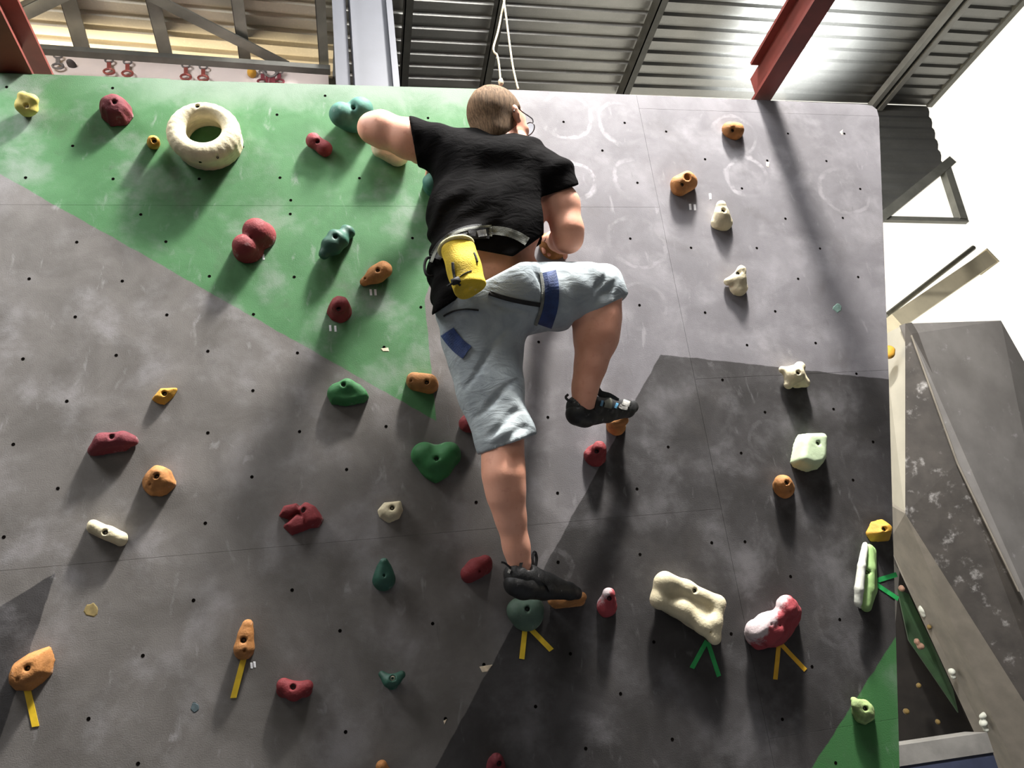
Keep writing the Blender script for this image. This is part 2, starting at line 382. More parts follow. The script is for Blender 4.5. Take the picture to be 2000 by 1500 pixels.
def tube(pts, rad, n=10, closed=False):
    pts = [np.asarray(p, float) for p in pts]; m = len(pts); v, f = [], []
    rad = rad if hasattr(rad, '__len__') else [rad]*m
    ref = None
    for i, p in enumerate(pts):
        t = (pts[(i+1) % m]-pts[i-1]) if closed else pts[min(i+1, m-1)]-pts[max(i-1, 0)]
        t = t/(np.linalg.norm(t)+1e-12)
        if ref is None:
            ref = V([0.0, 0, 1]) if abs(t[2]) < 0.9 else V([1.0, 0, 0])
        a = np.cross(ref, t); a /= np.linalg.norm(a)+1e-12; b = np.cross(t, a); ref = b
        v += [p+rad[i]*(a*math.cos(2*math.pi*j/n)+b*math.sin(2*math.pi*j/n)) for j in range(n)]
    for i in range(m if closed else m-1):
        k = (i+1) % m
        f += [(i*n+j, i*n+(j+1) % n, k*n+(j+1) % n, k*n+j) for j in range(n)]
    if not closed: f += [tuple(range(n))[::-1], tuple(range((m-1)*n, m*n))]
    return v, f
def spline(pts, n=8):
    pts = [np.asarray(p, float) for p in pts]; out = []
    for i in range(len(pts)-1):
        p0, p1, p2, p3 = pts[max(i-1, 0)], pts[i], pts[i+1], pts[min(i+2, len(pts)-1)]
        for k in range(n):
            t = k/n
            out.append(0.5*((2*p1)+(p2-p0)*t+(2*p0-5*p1+4*p2-p3)*t*t+(3*p1-p0-3*p2+p3)*t**3))
    out.append(pts[-1]); return out

# ---- signed distance fields on a grid, meshed with surface nets
class Field:
    def __init__(s, lo, hi, res):
        s.res = res; s.lo = np.asarray(lo, float)
        s.n = np.maximum(3, np.ceil((np.asarray(hi, float)-s.lo)/res).astype(int)+1)
        s.ax = [s.lo[i]+np.arange(s.n[i])*res for i in range(3)]
        s.v = np.full(s.n, 0.3, np.float32)
    def sl(s, lo, hi):
        a = np.clip(np.floor((np.asarray(lo)-s.lo)/s.res).astype(int), 0, s.n-1)
        b = np.clip(np.ceil((np.asarray(hi)-s.lo)/s.res).astype(int)+1, 1, s.n)
        return tuple(slice(int(x), int(max(y, x+1))) for x, y in zip(a, b))
    def g(s, q):
        return (s.ax[0][q[0]][:, None, None], s.ax[1][q[1]][None, :, None], s.ax[2][q[2]][None, None, :])
    @staticmethod
    def smin(a, b, k):
        if k <= 0: return np.minimum(a, b)
        h = np.maximum(k-np.abs(a-b), 0)/k
        return np.minimum(a, b)-h*h*k*0.25
    def put(s, q, d, k, op):
        d = d.astype(np.float32)
        if op == 'add': s.v[q] = s.smin(s.v[q], d, k)
        elif op == 'sub': s.v[q] = -s.smin(-s.v[q], d, k)
        else: s.v[q] = -s.smin(-s.v[q], -d, k)
    def cone(s, a, b, ra, rb, k=0.02, op='add'):
        a, b = np.asarray(a, float), np.asarray(b, float); m = max(ra, rb)+k+4*s.res
        q = s.sl(np.minimum(a, b)-m, np.maximum(a, b)+m); X, Y, Z = s.g(q); ba = b-a; L = ba@ba+1e-12
        t = np.clip(((X-a[0])*ba[0]+(Y-a[1])*ba[1]+(Z-a[2])*ba[2])/L, 0, 1)
        d = np.sqrt((X-a[0]-t*ba[0])**2+(Y-a[1]-t*ba[1])**2+(Z-a[2]-t*ba[2])**2)-(ra+(rb-ra)*t)
        s.put(q, d, k, op)
    def chain(s, pts, k=0.02, op='add'):
        if len(pts) == 1: pts = pts*2
        for (a, ra), (b, rb) in zip(pts[:-1], pts[1:]): s.cone(a, b, ra, rb, k, op)
    def ell(s, c, r, R=np.eye(3), k=0.02, op='add'):
        m = max(r)+k+4*s.res; c = np.asarray(c, float); q = s.sl(c-m, c+m); X, Y, Z = s.g(q)
        X, Y, Z = X-c[0], Y-c[1], Z-c[2]
        l = [(R[i][0]*X+R[i][1]*Y+R[i][2]*Z) for i in range(3)]
        k0 = np.sqrt(sum((l[i]/r[i])**2 for i in range(3))); k1 = np.sqrt(sum((l[i]/r[i]**2)**2 for i in range(3)))+1e-9
        s.put(q, k0*(k0-1)/k1, k, op)
    def plane(s, p, n, k=0.0, op='int', lo=None, hi=None):   # keeps the side n points away from
        n = np.asarray(n, float); n = n/np.linalg.norm(n); q = s.sl(lo, hi) if lo is not None else s.sl(s.lo, s.lo+s.n*s.res)
        X, Y, Z = s.g(q)
        s.put(q, (X-p[0])*n[0]+(Y-p[1])*n[1]+(Z-p[2])*n[2]+0*X*Y*Z, k, op)
    def warp(s, fn):
        q = s.sl(s.lo, s.lo+s.n*s.res); X, Y, Z = s.g(q); s.v += fn(X, Y, Z).astype(np.float32)
    def at(s, p):
        i = (np.asarray(p)-s.lo)/s.res
        if (i < 0).any() or (i > s.n-2).any(): return 0.3
        j = i.astype(int); f = i-j; c = s.v[j[0]:j[0]+2, j[1]:j[1]+2, j[2]:j[2]+2]
        c = c[0]*(1-f[0])+c[1]*f[0]; c = c[0]*(1-f[1])+c[1]*f[1]; return float(c[0]*(1-f[2])+c[1]*f[2])
    def hit(s, u, v):                      # where the sight line through a photo pixel meets the surface (wall frame)
        d = AX3@ray(u, v); d = d/np.linalg.norm(d)
        t0 = min(np.linalg.norm(s.lo+s.n*s.res*V([i, j, l])-CAMW) for i in (0, 1) for j in (0, 1) for l in (0, 1))*0.93
        t = t0; st = s.res*0.6
        while t < t0+2.2:
            p = CAMW+d*t
            if s.at(p) < 0: return p-d*st*0.5
            t += st
        return None
    def mesh(s):
        v = s.v; inside = v < 0
        c = np.zeros(tuple(s.n-1), np.int8)
        for i in (0, 1):
            for j in (0, 1):
                for k in (0, 1):
                    c += inside[i:i+c.shape[0], j:j+c.shape[1], k:k+c.shape[2]]
        act = np.argwhere((c > 0) & (c < 8)); idx = np.full(c.shape, -1, np.int64); idx[tuple(act.T)] = np.arange(len(act))
        acc = np.zeros((len(act), 3)); cnt = np.zeros(len(act))
        corners = [(i, j, k) for i in (0, 1) for j in (0, 1) for k in (0, 1)]
        for a in corners:
            for ax in range(3):
                if a[ax]: continue
                b = list(a); b[ax] = 1
                va = v[act[:, 0]+a[0], act[:, 1]+a[1], act[:, 2]+a[2]]; vb = v[act[:, 0]+b[0], act[:, 1]+b[1], act[:, 2]+b[2]]
                m = (va < 0) != (vb < 0); t = np.where(m, va/(va-vb+1e-20), 0)
                pos = np.tile(np.array(a, float), (len(act), 1)); pos[:, ax] += t
                acc[m] += pos[m]; cnt[m] += 1
        pts = s.lo+(act+acc/cnt[:, None])*s.res
        quads = []
        for ax in range(3):
            o1, o2 = [x for x in range(3) if x != ax]
            sh = list(inside.shape); sh[ax] -= 1
            A = np.take(inside, range(sh[ax]), ax); B = np.take(inside, range(1, sh[ax]+1), ax)
            e = np.argwhere(A != B); e = e[(e[:, o1] > 0) & (e[:, o2] > 0) & (e[:, o1] < s.n[o1]-1) & (e[:, o2] < s.n[o2]-1)]
            def cell(d1, d2):
                q = e.copy(); q[:, o1] -= d1; q[:, o2] -= d2; return idx[tuple(q.T)]
            Q = np.stack([cell(1, 1), cell(0, 1), cell(0, 0), cell(1, 0)], 1)
            flip = A[tuple(e.T)]
            if ax == 1: flip = ~flip
            Q[~flip] = Q[~flip][:, ::-1]
            quads.append(Q)
        Q = np.concatenate(quads); Q = Q[(Q >= 0).all(1)]
        return pts, Q
def fast_obj(name, pts, Q, m, parent=None, matrix=None, smooth=True):
    me = bpy.data.meshes.new(name); n, q = len(pts), len(Q)
    me.vertices.add(n); me.vertices.foreach_set('co', np.asarray(pts, np.float32).ravel())
    me.loops.add(q*4); me.loops.foreach_set('vertex_index', Q.astype(np.int32).ravel())
    me.polygons.add(q); me.polygons.foreach_set('loop_start', np.arange(0, q*4, 4, dtype=np.int32))
    me.polygons.foreach_set('loop_total', np.full(q, 4, np.int32))
    me.update(calc_edges=True); me.validate()
    if smooth: me.polygons.foreach_set('use_smooth', np.ones(len(me.polygons), bool))
    me.materials.append(m)
    o = bpy.data.objects.new(name, me); COL.objects.link(o)
    if parent is not None: o.parent = parent
    if matrix is not None: o.matrix_world = matrix
    return o
def relax(pts, Q, it=2, f=0.5):
    pts = pts.copy()
    e = np.concatenate([Q[:, [0, 1]], Q[:, [1, 2]], Q[:, [2, 3]], Q[:, [3, 0]]])
    for _ in range(it):
        s = np.zeros_like(pts); c = np.zeros(len(pts))
        for a, b in ((0, 1), (1, 0)):
            np.add.at(s, e[:, a], pts[e[:, b]]); np.add.at(c, e[:, a], 1)
        pts = pts*(1-f)+f*s/np.maximum(c, 1)[:, None]
    return pts
def wav(X, Y, Z, f, seed=0):
    r = np.random.default_rng(seed); out = 0
    for i in range(5):
        d = r.normal(size=3); d /= np.linalg.norm(d); ph = r.uniform(0, 6.28)
        out = out+np.sin((X*d[0]+Y*d[1]+Z*d[2])*f*(0.7+0.25*i)+ph)*(0.75**i)
    return out/2.6

# ------------------------------------------------------------------ the setting
tag(link('floor', *box((-9, -7, -0.06), (10, 14, 0.0)), M['floor']), kind='structure')
tag(link('wall_left', *box((-9.1, -7, 0), (-9.0, 14, 9.0)), M['concrete']), kind='structure')
tag(link('wall_back', *box((-9, 12.4, 0), (3.0, 12.5, 9.0)), M['concrete']), kind='structure')

# climbing wall: plywood sheets screwed to a frame, painted across the joints
def clip(poly, p, n):                      # keep the side with (x-p).n <= 0
    out = []
    for i in range(len(poly)):
        a, b = poly[i], poly[(i+1) % len(poly)]; da, db = (a-p)@n, (b-p)@n
        if da <= 0: out.append(a)
        if (da < 0 < db) or (db < 0 < da): out.append(a+(b-a)*da/(da-db))
    return out
top_l, top_r = P(-200, 136)[:2], P(1690, 205)[:2]
tl = V([-3.2, P(0, 144)[1]])
outline = [tl, P(400, 158)[:2], P(1020, 176)[:2], P(1690, 204)[:2], P(1704, 207)[:2], P(1713, 214)[:2], P(1717, 230)[:2], P(1736, 740)[:2], P(1757, 1500)[:2]]
bot = -2.72
e0, e1 = outline[-2], outline[-1]; k_ = (bot-e1[1])/(e1[1]-e0[1])
outline += [e1+(e1-e0)*k_, V([-3.2, bot])]
front = tag(empty('wall_front', matrix=MW), kind='structure')
sv = float(P(1330, 610)[0]); th = float(P(600, 402)[1]); tr = float(P(1560, 222)[1])
cols = [(-3.3, sv-2.44), (sv-2.44, sv), (sv, 3.0)]
def slab(poly, w0, w1, bev=0.0006):
    n = len(poly); c = sum(poly)/n; v = []
    sh = [q+(c-q)/np.linalg.norm(c-q)*bev for q in poly]
    for ring, w in ((poly, w0), (poly, w1-bev), (sh, w1)): v += [(q[0], q[1], w) for q in ring]
    f = [tuple(range(2*n, 3*n)), tuple(range(n))[::-1]]
    for r in (0, 1):
        for i in range(n): f.append((r*n+i, r*n+(i+1) % n, (r+1)*n+(i+1) % n, (r+1)*n+i))
    return v, f
for ci, (s0, s1) in enumerate(cols):
    rows = [2.0, th, th-1.22, th-2.44, -4] if ci < 2 else [2.0, tr, tr-1.22, tr-2.44, -4]
    for t1, t0 in zip(rows[:-1], rows[1:]):
        g = 0.0002; poly = [q.copy() for q in outline]
        for p, nn in (((s0+g, 0), (-1, 0)), ((s1-g, 0), (1, 0)), ((0, t0+g), (0, -1)), ((0, t1-g), (0, 1))):
            if len(poly): poly = clip(poly, V(p, dtype=float), V(nn, dtype=float))
        if len(poly) < 3: continue
        poly = poly[::-1]                  # outline runs clockwise
        a2 = sum(poly[i][0]*poly[(i+1) % len(poly)][1]-poly[(i+1) % len(poly)][0]*poly[i][1] for i in range(len(poly)))
        if a2 < 0: poly = poly[::-1]
        link('panel', *slab(poly, -0.018, 0.0), M['paint'], front)
lip = P(0, 144)
link('top_lip', *box((-3.2, lip[1]-0.004, -0.10), (float(P(330, 155)[0]), lip[1]+0.022, -0.02)), M['paint'], front)
HOLES = [(220, 172), (541, 224), (142, 285), (474, 287), (50, 347), (221, 349.5), (389, 349.5), (547, 347), (275, 419), (150, 473), (324, 472), (13, 170), (635, 187), (568, 391), (567, 418),
 (57, 544.6), (239, 549), (409, 539.5), (574.6, 541), (147, 619), (326, 615), (495, 614), (45, 701), (227, 694), (406, 686), (581, 689.4), (130.6, 783.6), (494, 763), (26, 868), (406, 845.5), (585, 843), (754, 833), (750, 678),
 (113, 954), (492, 931.5), (677, 917), (7.5, 1049), (401, 1022), (176, 1190.6), (378, 1172.6), (570.5, 1152.5), (279, 1280.7), (664, 1232), (379, 1375), (173, 1404), (269.6, 1491.5), (675, 1429.6), (845, 1218), (945, 1298), (870, 1404),
 (1349.6, 484), (1478, 484.5), (1601.5, 485.5), (1558.7, 544.5), (1676, 541), (1377, 610.5), (1514, 608), (1633, 601), (1459, 674), (1593, 670), (1411, 742), (1672.6, 730), (1494, 805), (1628, 799), (1447.5, 885), (1305, 873), (1705, 863), (1666, 937.6),
 (1534, 427), (1646, 425.7), (1449, 368), (1680, 369), (1377, 311), (1498.5, 313.5), (1614, 314.5), (1539, 261), (1649, 261), (836, 230.5), (702, 348), (805.6, 465), (822, 600), (1100.7, 238), (1220, 240), (1301, 257), (1176.5, 294), (1245, 357), (1231, 466), (1249, 596),
 (1070, 815), (1089, 963), (930, 981), (1090, 1098), (1250, 1083), (1390, 1060), (1455, 1058), (1544, 1126), (1640, 1210), (1277, 1254), (1428, 1238), (1212, 1355), (1046, 1380), (1144, 1462), (1313, 1444), (1528, 1405), (1632, 1490), (1586, 1302), (1114, 1277), (1199, 668), (1052, 668), (1244, 955)]
acc = Acc()
for (u, v) in HOLES:
    c = P(u, v); r0, r1, n = 0.0055, 0.0048, 8
    vs = [(c[0]+r*math.cos(6.2832*i/n), c[1]+r*math.sin(6.2832*i/n), w) for r, w in ((r0, 0.0003), (r1*1.15, 0.0005), (r1, 0.0001)) for i in range(n)]
    fs = [(a*n+i, a*n+(i+1) % n, (a+1)*n+(i+1) % n, (a+1)*n+i) for a in (0, 1) for i in range(n)]+[tuple(range(2*n, 3*n))]
    acc.add((vs, fs))
tag(link('bolt_holes', acc.v, acc.f, M['hole'], front), kind='stuff')
# chips of bare wood and old paint dabs round some holes
def dab(name, pts, m):
    q = [P(*p) for p in pts]; n = len(q); c = sum(q)/n
    v = [(*x[:2], 0.0002) for x in q]+[(*(c+(x-c)*0.85)[:2], 0.0011) for x in q]
    f = [(i, (i+1) % n, n+(i+1) % n, n+i) for i in range(n)]+[tuple(range(n, 2*n))]
    return link(name, v, f, m, front)
M['chip'] = mat('bare_wood_chip', (214, 196, 170), 0.9, var=0.15, scale=60)
for pts in ([(936, 1302), (962, 1298), (952, 1312), (942, 1313)], [(743, 681), (758, 679), (760, 686), (748, 686)], [(1640, 258), (1646, 253), (1645, 264)], [(1496, 316), (1503, 317), (1501, 327), (1497, 325)], [(866, 1408), (873, 1404), (868, 1415)]):
    dab('wood_chip', pts, M['chip'])
M['dabg'] = mat('old_paint_dab_green', (112, 138, 128), 0.85, var=0.15, scale=60)
M['dabt'] = mat('old_paint_dab_blue', (70, 84, 88), 0.85, var=0.15, scale=60)
M['daby'] = mat('old_paint_dab_ochre', (124, 108, 66), 0.85, var=0.15, scale=60)
def blob_pts(u, v, r, n=11, sd=0):
    rr = random.Random(sd); return [(u+r*math.cos(6.2832*i/n)*rr.uniform(.7, 1.15), v+r*math.sin(6.2832*i/n)*rr.uniform(.7, 1.15)) for i in range(n)]
dab('paint_dab', blob_pts(1636, 602, 9, 11, 3), M['dabg'])
dab('paint_dab', blob_pts(381, 1382, 10, 11, 4), M['dabt'])
dab('paint_dab', blob_pts(178, 1191, 14, 11, 5), M['daby'])
M['tick'] = mat('chalk_tick', (226, 226, 228), 0.9, var=0.05, scale=60)
for (u, v) in ((724, 571), (733, 571), (645, 641), (655, 642), (514, 502), (1348, 404), (1357, 405), (491, 1300), (497, 1298), (1387, 384)):
    dab('chalk_tick', [(u-2.5, v-6), (u+2, v-6), (u+3, v+6), (u-1.5, v+6)], M['tick'])

# steel behind and above the wall
zt = w2(P(1000, 176))[2]; yt = w2(P(1000, 176))[1]
tb = empty('steel_beam', (0.9, yt+0.08, zt)); tag(tb, 'long red steel tube running along the top edge of the climbing wall', 'beam')
xa, xb = float(w2(P(655, 166))[0]), float(w2(P(1475, 192))[0])
v, f = box((xa-0.9, -0.035, -0.06), (xb-0.9, 0.045, 0.035))
link('tube', v, f, M['steel_red'], tb)
link('joint_mark', *box((float(w2(P(1168, 184))[0])-0.905, -0.037, -0.05), (float(w2(P(1168, 184))[0])-0.897, 0.0, 0.036)), M['draw_red'], tb)
def red_beam(u_c, label, wdt, hgt, notch):
    base = w2(P(u_c, 428-(428-144)*(7930-u_c)/7930)); x0 = float(base[0]); z0 = zt+0.012
    o = empty('steel_beam', (x0, yt-0.02, z0)); tag(o, label, 'beam', 'red beams over the wall')
    tf, tw = 0.014, 0.012
    L = -6.0
    link('bottom_flange', *box((-wdt/2, L, 0), (wdt/2, 0.06, tf)), M['steel_red'], o)
    link('web', *box((-tw/2, L, tf), (tw/2, 0.06, hgt-tf)), M['steel_red'], o)
    link('top_flange', *box((-wdt/2, L, hgt-tf), (wdt/2, -notch, hgt)), M['steel_red'], o)
    return o
red_beam(1494, 'red steel beam reaching out above the right part of the climbing wall', 0.085, 0.16, 0.02)
red_beam(20, 'red steel beam reaching out at the top left corner of the climbing wall', 0.125, 0.17, -0.26)

# roof: ribbed sheets, ribs along x, purlins along y
def ribbed(x0, x1, y0, y1, pitch, depth):
    prof = []; y = y0
    while y < y1:
        prof += [(y, 0), (y+pitch*0.55, 0), (y+pitch*0.68, depth), (y+pitch*0.87, depth)]; y += pitch
    v = [(x, a, z) for x in (x0, x1) for a, z in prof]; n = len(prof)
    f = [(i, n+i, n+i+1, i+1) for i in range(n-1)]
    return v, f
YR = float(on_z(1812, 207, CEIL)[1]); XR = float(on_z(1812, 207, CEIL)[0])
XS = float(on_z(727, 60, CEIL)[0])
v, f = ribbed(XS-0.5, XR, -6.0, YR, 0.155, 0.028)
tag(link('ceiling', v, f, M['roof'], matrix=Matrix.Translation((0, 0, CEIL))), kind='structure')
tag(link('trim_1', *box((XR-0.02, -6, CEIL-0.02), (XR+0.05, YR, CEIL+0.1)), M['steel_grey']), kind='structure')
def purlin(uv0, uv1, label, m, prof, drop, grp='purlins under the right roof'):
    a, b = on_z(*uv0, CEIL-drop), on_z(*uv1, CEIL-drop)
    x = (a[0]+b[0])/2
    o = empty('purlin', (float(x), 0, CEIL-0.02)); tag(o, label, 'purlin', grp)
    return o, float(x)
h_ = 0.16
for uv0, uv1, lab in (((801, 0), (787, 160), 'dark roof purlin next to the pale steel column'), ((984, 0), (948, 160), 'dark roof purlin behind the hanging cord'), ((1302, 0), (1224, 165), 'dark roof purlin left of the bright glare on the roof')):
    o, x = purlin(uv0, uv1, lab, M['steel_dark'], None, h_)
    link('web', *box((-0.035, -6, -h_), (-0.025, YR-0.02, 0)), M['steel_dark'], o)
    link('flange', *box((-0.035, -6, -h_), (0.04, YR-0.02, -h_+0.01)), M['steel_dark'], o)
    link('lip', *box((0.033, -6, -h_+0.01), (0.04, YR-0.02, -h_+0.035)), M['steel_light'], o)
o, x = purlin((1888, 0), (1710, 207), 'pale twin-angle roof purlin near the bright right wall', M['steel_grey'], None, 0.1)
for sx in (-0.09, 0.03): link('angle', *box((sx, -6, -0.1), (sx+0.06, YR-0.02, -0.02)), M['steel_pale'], o)
link('bearing', *box((-0.03, -6, -0.06), (0.03, YR-0.02, 0)), M['steel_dark'], o)

# end girder: ribbed infill above a sloping chord, a post and a tie
gir = empty('roof_girder', (XR, YR, CEIL-0.6)); tag(gir, 'truss girder with ribbed sheet infill right of the climbing wall top', 'girder')
G = lambda u, v: on_y(u, v, YR)-V([XR, YR, CEIL-0.6])
A_, B_, C_ = G(1812, 207), G(1845, 328), G(1690, 452)
zz = np.linspace(A_[2]+0.02, C_[2], 34); pr = [(z, 0.022*(1 if i % 3 == 0 else 0)) for i, z in enumerate(zz)]
vv, ff = [], []
for z, dy in pr:
    xr = A_[0]+(B_[0]-A_[0])*min(1, (A_[2]-z)/(A_[2]-B_[2])) if z > B_[2] else B_[0]+(C_[0]-B_[0])*(B_[2]-z)/(B_[2]-C_[2])
    vv += [(C_[0]-0.4, dy, z), (xr, dy, z)]
for i in range(len(pr)-1): ff.append((2*i, 2*i+2, 2*i+3, 2*i+1))
link('infill_sheet', vv, ff, M['roof'], gir)
link('sloping_chord', *bar(G(1850, 322)+V([0, -.05, 0]), C_+V([0, -.05, 0]), rect(0.10, 0.10)), M['steel_grey'], gir)
link('post', *bar(G(1838, 330)+V([0, -.05, 0]), G(1872, 436)+V([0, -.05, 0]), rect(0.09, 0.09)), M['steel_grey'], gir)
link('tie', *bar(G(1700, 433)+V([0, -.05, 0]), G(1882, 437)+V([0, -.05, 0]), rect(0.05, 0.05)), M['steel_grey'], gir)

# bright end wall, its glow put into the material; cable trunking and pipe
YE = YR+1.6
ew = link('wall_end', *box((3.0, YE, -0.2), (18.0, YE+0.05, 12.0)), M['end_wall']); tag(ew, kind='structure')
a, b = on_y(1738, 637, YE-0.3), on_y(1921, 512, YE-0.3)
tr_ = empty('cable_trunking', tuple((a+b)/2)); tag(tr_, 'cream cable trunking sloping up the bright end wall', 'trunking')
link('duct', *bar(a-(a+b)/2, b-(a+b)/2, rect(0.30, 0.20)), M['cream_duct'], tr_)
link('end_cap', *bar(b-(a+b)/2, b-(a+b)/2+(b-a)*0.008, rect(0.33, 0.23)), M['cream_duct'], tr_)
a, b = on_y(1730, 617, YE-0.1), on_y(1901, 484, YE-0.1)
pp = link('pipe', *tube([a-(a+b)/2, b-(a+b)/2], 0.035, 10), M['steel_grey'], matrix=Matrix.Translation(Vector((a+b)/2)))
tag(pp, 'thin grey pipe above the cream trunking on the end wall', 'pipe')

# left part of the hall beyond the wall: lower cream roof, its members, a column, a board with quickdraws
ZL = 6.0; yaw = math.radians(3.0)
org = on_z(400, 60, ZL); RL = Matrix.Translation(Vector(org)) @ Matrix.Rotation(yaw, 4, 'Z')
v, f = ribbed(-6.0, float((RL.inverted()@Vector(on_z(652, 60, ZL)))[0])+0.0, -5.0, 3.2, 0.118, 0.028)
tag(link('ceiling.001', v, f, M['roof_cream'], matrix=RL), kind='structure')
def lmem(uv0, uv1, z, w, h, label, name, parts=2, m='steel_grey'):
    a, b = on_z(*uv0, z), on_z(*uv1, z); c = (a+b)/2
    ext = (a-b)*0.5
    o = empty(name, tuple(c)); tag(o, label, 'roof member', 'steel under the cream roof')
    link('flange', *bar(a+ext-c, b-c, rect(w, 0.012)), M[m], o)
    d = np.cross((b-a)/np.linalg.norm(b-a), V([0, 0, 1.]))
    link('web', *bar(a+ext-c+V([0, 0, h/2])-d*w*0.5, b-c+V([0, 0, h/2])-d*w*0.5, rect(0.012, h)), M['steel_dark'], o)
    return o
lmem((134, 0), (163, 100), ZL-0.16, 0.09, 0.14, 'grey purlin under the cream roof, nearest the left red beam', 'purlin')
lmem((299, 0), (326, 112), ZL-0.16, 0.08, 0.14, 'grey purlin under the cream roof, where the brace begins', 'purlin')
lmem((464, 0), (480, 120), ZL-0.16, 0.07, 0.14, 'grey purlin under the cream roof, crossed by the brace', 'purlin')
lmem((626, 0), (634, 130), ZL-0.16, 0.06, 0.14, 'grey purlin under the cream roof, beside the column', 'purlin')
lmem((300, -4), (560, 128), ZL-0.20, 0.075, 0.05, 'diagonal grey brace under the cream roof', 'roof_brace')
lmem((100, 2), (30, 36), ZL-0.20, 0.075, 0.05, 'short grey brace tucked beside the left red beam', 'roof_brace')
yq = float(on_z(360, 120, ZL-0.5)[1])
a, b = on_y(70, 96, yq), on_y(645, 137, yq); c = (a+b)/2
o = empty('eaves_rail', tuple(c)); tag(o, 'grey eaves rail along the bottom of the cream roof', 'rail')
link('rail', *bar(a-c, b-c, rect(0.05, 0.036)), M['steel_dark'], o)
link('post', *box((float(c[0]*0-1.2), 0.03, -float(c[2])), (-1.1, 0.13, 0)), M['steel_dark'], o)
link('rail_shadow_gap', *bar(a-c+V([0, .05, .05]), b-c+V([0, .05, .05]), rect(0.03, 0.03)), M['steel_dark'], o)  # solid dark bar modelled in place of the shade behind the rail

yc = 3.6
def column():
    l0, l1 = on_y(650, 0, yc), on_y(776, 165, yc); c = on_y(715, 165, yc); c[2] = 0
    o = empty('steel_column', tuple(c)); tag(o, 'pale grey steel column standing behind the climbing wall', 'column')
    X = lambda u, v=160: float(on_y(u, v, yc)[0]-c[0])
    link('left_flange', *box((X(656), -0.02, 0), (X(684), 0.10, 9)), M['steel_light'], o)
    link('web', *box((X(690), -0.03, 0), (X(700), 0.12, 9)), M['steel_light'], o)
    link('face_plate', *box((X(698), -0.035, 0), (X(765), -0.02, 9)), M['steel_light'], o)
    link('right_flange', *box((X(765), -0.09, 0), (X(777), 0.12, 9)), M['steel_light'], o)
    link('edge_strip', *box((X(692), -0.09, 0), (X(700), -0.02, 9)), M['steel_light'], o)
column()
o = tag(link('steel_stanchion', *bar((0, 0, 0), (0, 0, 8), ibeam(0.05, 0.08, 0.01, 0.01)), M['steel_dark'], matrix=Matrix.Translation(Vector((float(on_y(645, 100, 4.4)[0]), 4.4, 0)))), 'dark slim stanchion just left of the pale column', 'stanchion')

yb = 4.1
q0, q1 = on_y(-60, 93, yb), on_y(641, 139, yb)
bd = empty('climbing_board', tuple((float(q0[0]+q1[0])/2, yb, 0))); tag(bd, 'pale pinkish climbing board behind the green wall, quickdraws on it', 'climbing board')
cx_ = (q0[0]+q1[0])/2
v = [(q0[0]-cx_, 0, 0), (q1[0]-cx_, 0, 0), (q1[0]-cx_, 0, q1[2]), (q0[0]-cx_, 0, q0[2])]
v = v+[(x, y+0.03, z) for x, y, z in v]
link('face', v, [(0, 1, 2, 3), (7, 6, 5, 4), (0, 4, 5, 1), (1, 5, 6, 2), (2, 6, 7, 3), (3, 7, 4, 0)], M['board'], bd)
def ring_mesh(r0, rz, rad, n=12):
    pts = [V([r0*math.cos(6.2832*i/n), 0, rz*math.sin(6.2832*i/n)]) for i in range(n)]
    return tube(pts, rad, 5, True)
def quickdraw(u0, u1, vt, vb, label, mcol, lean=0.0, grp='quickdraws on the pale board'):
    t, b = on_y(u0, vt, yb-0.03), on_y(u1, vb, yb-0.03); L = float(np.linalg.norm(t-b))
    o = empty('quickdraw', tuple(t)); tag(o, label, 'quickdraw', grp)
    d = (b-t); hc = 0.22*L
    def at(k): return t*0+d*k
    v1, f1 = ring_mesh(0.024, hc*0.6, 0.0065); link('carabiner', [x+at(0.12) for x in v1], f1, M['draw_grey'], o)
    link('sling', *bar(at(0.22), at(0.68), rect(0.024, 0.008), (0, 1, 0)), M['draw_grey'] if mcol == 'draw_grey' else M[mcol], o)
    v1, f1 = ring_mesh(0.032, hc*0.75, 0.0075); link('carabiner', [x+at(0.82) for x in v1], f1, M[mcol], o)
    return o
for u, vt, vb, lab, mc in ((113, 106, 134, 'faded grey quickdraw nearest the left red beam', 'draw_grey'), (213, 114, 145, 'quickdraw with reddish carabiner, left of the close left pair', 'draw_red'),
                           (249, 117, 149, 'quickdraw with reddish carabiner, right of the close left pair', 'draw_red'), (363, 124, 156, 'quickdraw with dark sling, left of the middle pair', 'draw_red'),
                           (397, 127, 158, 'quickdraw with dark sling, right of the middle pair', 'draw_red'), (513, 138, 164, 'dark red quickdraw at the left end of the slack chain', 'maroon'), (545, 137, 164, 'dark red quickdraw at the right end of the slack chain', 'maroon')):
    quickdraw(u, u, vt, vb, lab, mc)
pts = [on_y(u, v, yb-0.04) for u, v in ((513, 138), (521, 147), (529, 150), (537, 147), (545, 137))]
o = link('anchor_sling', *tube([p-pts[2] for p in spline(pts, 4)], 0.009, 6), M['draw_grey'], matrix=Matrix.Translation(Vector(pts[2])))
tag(o, 'slack grey sling hanging between the two dark red quickdraws', 'sling')
acc = Acc(); 
for u in (522, 528, 534): acc.add(tube([on_y(u, 150, yb-.03)-pts[2], on_y(u, 163, yb-.03)-pts[2]], 0.012, 6))
o = link('carabiner_cluster', acc.v, acc.f, M['maroon'], matrix=Matrix.Translation(Vector(pts[2]))); o.name = 'hanging_carabiner'
tag(o, 'dark red carabiners hanging below the slack grey sling', 'carabiner')
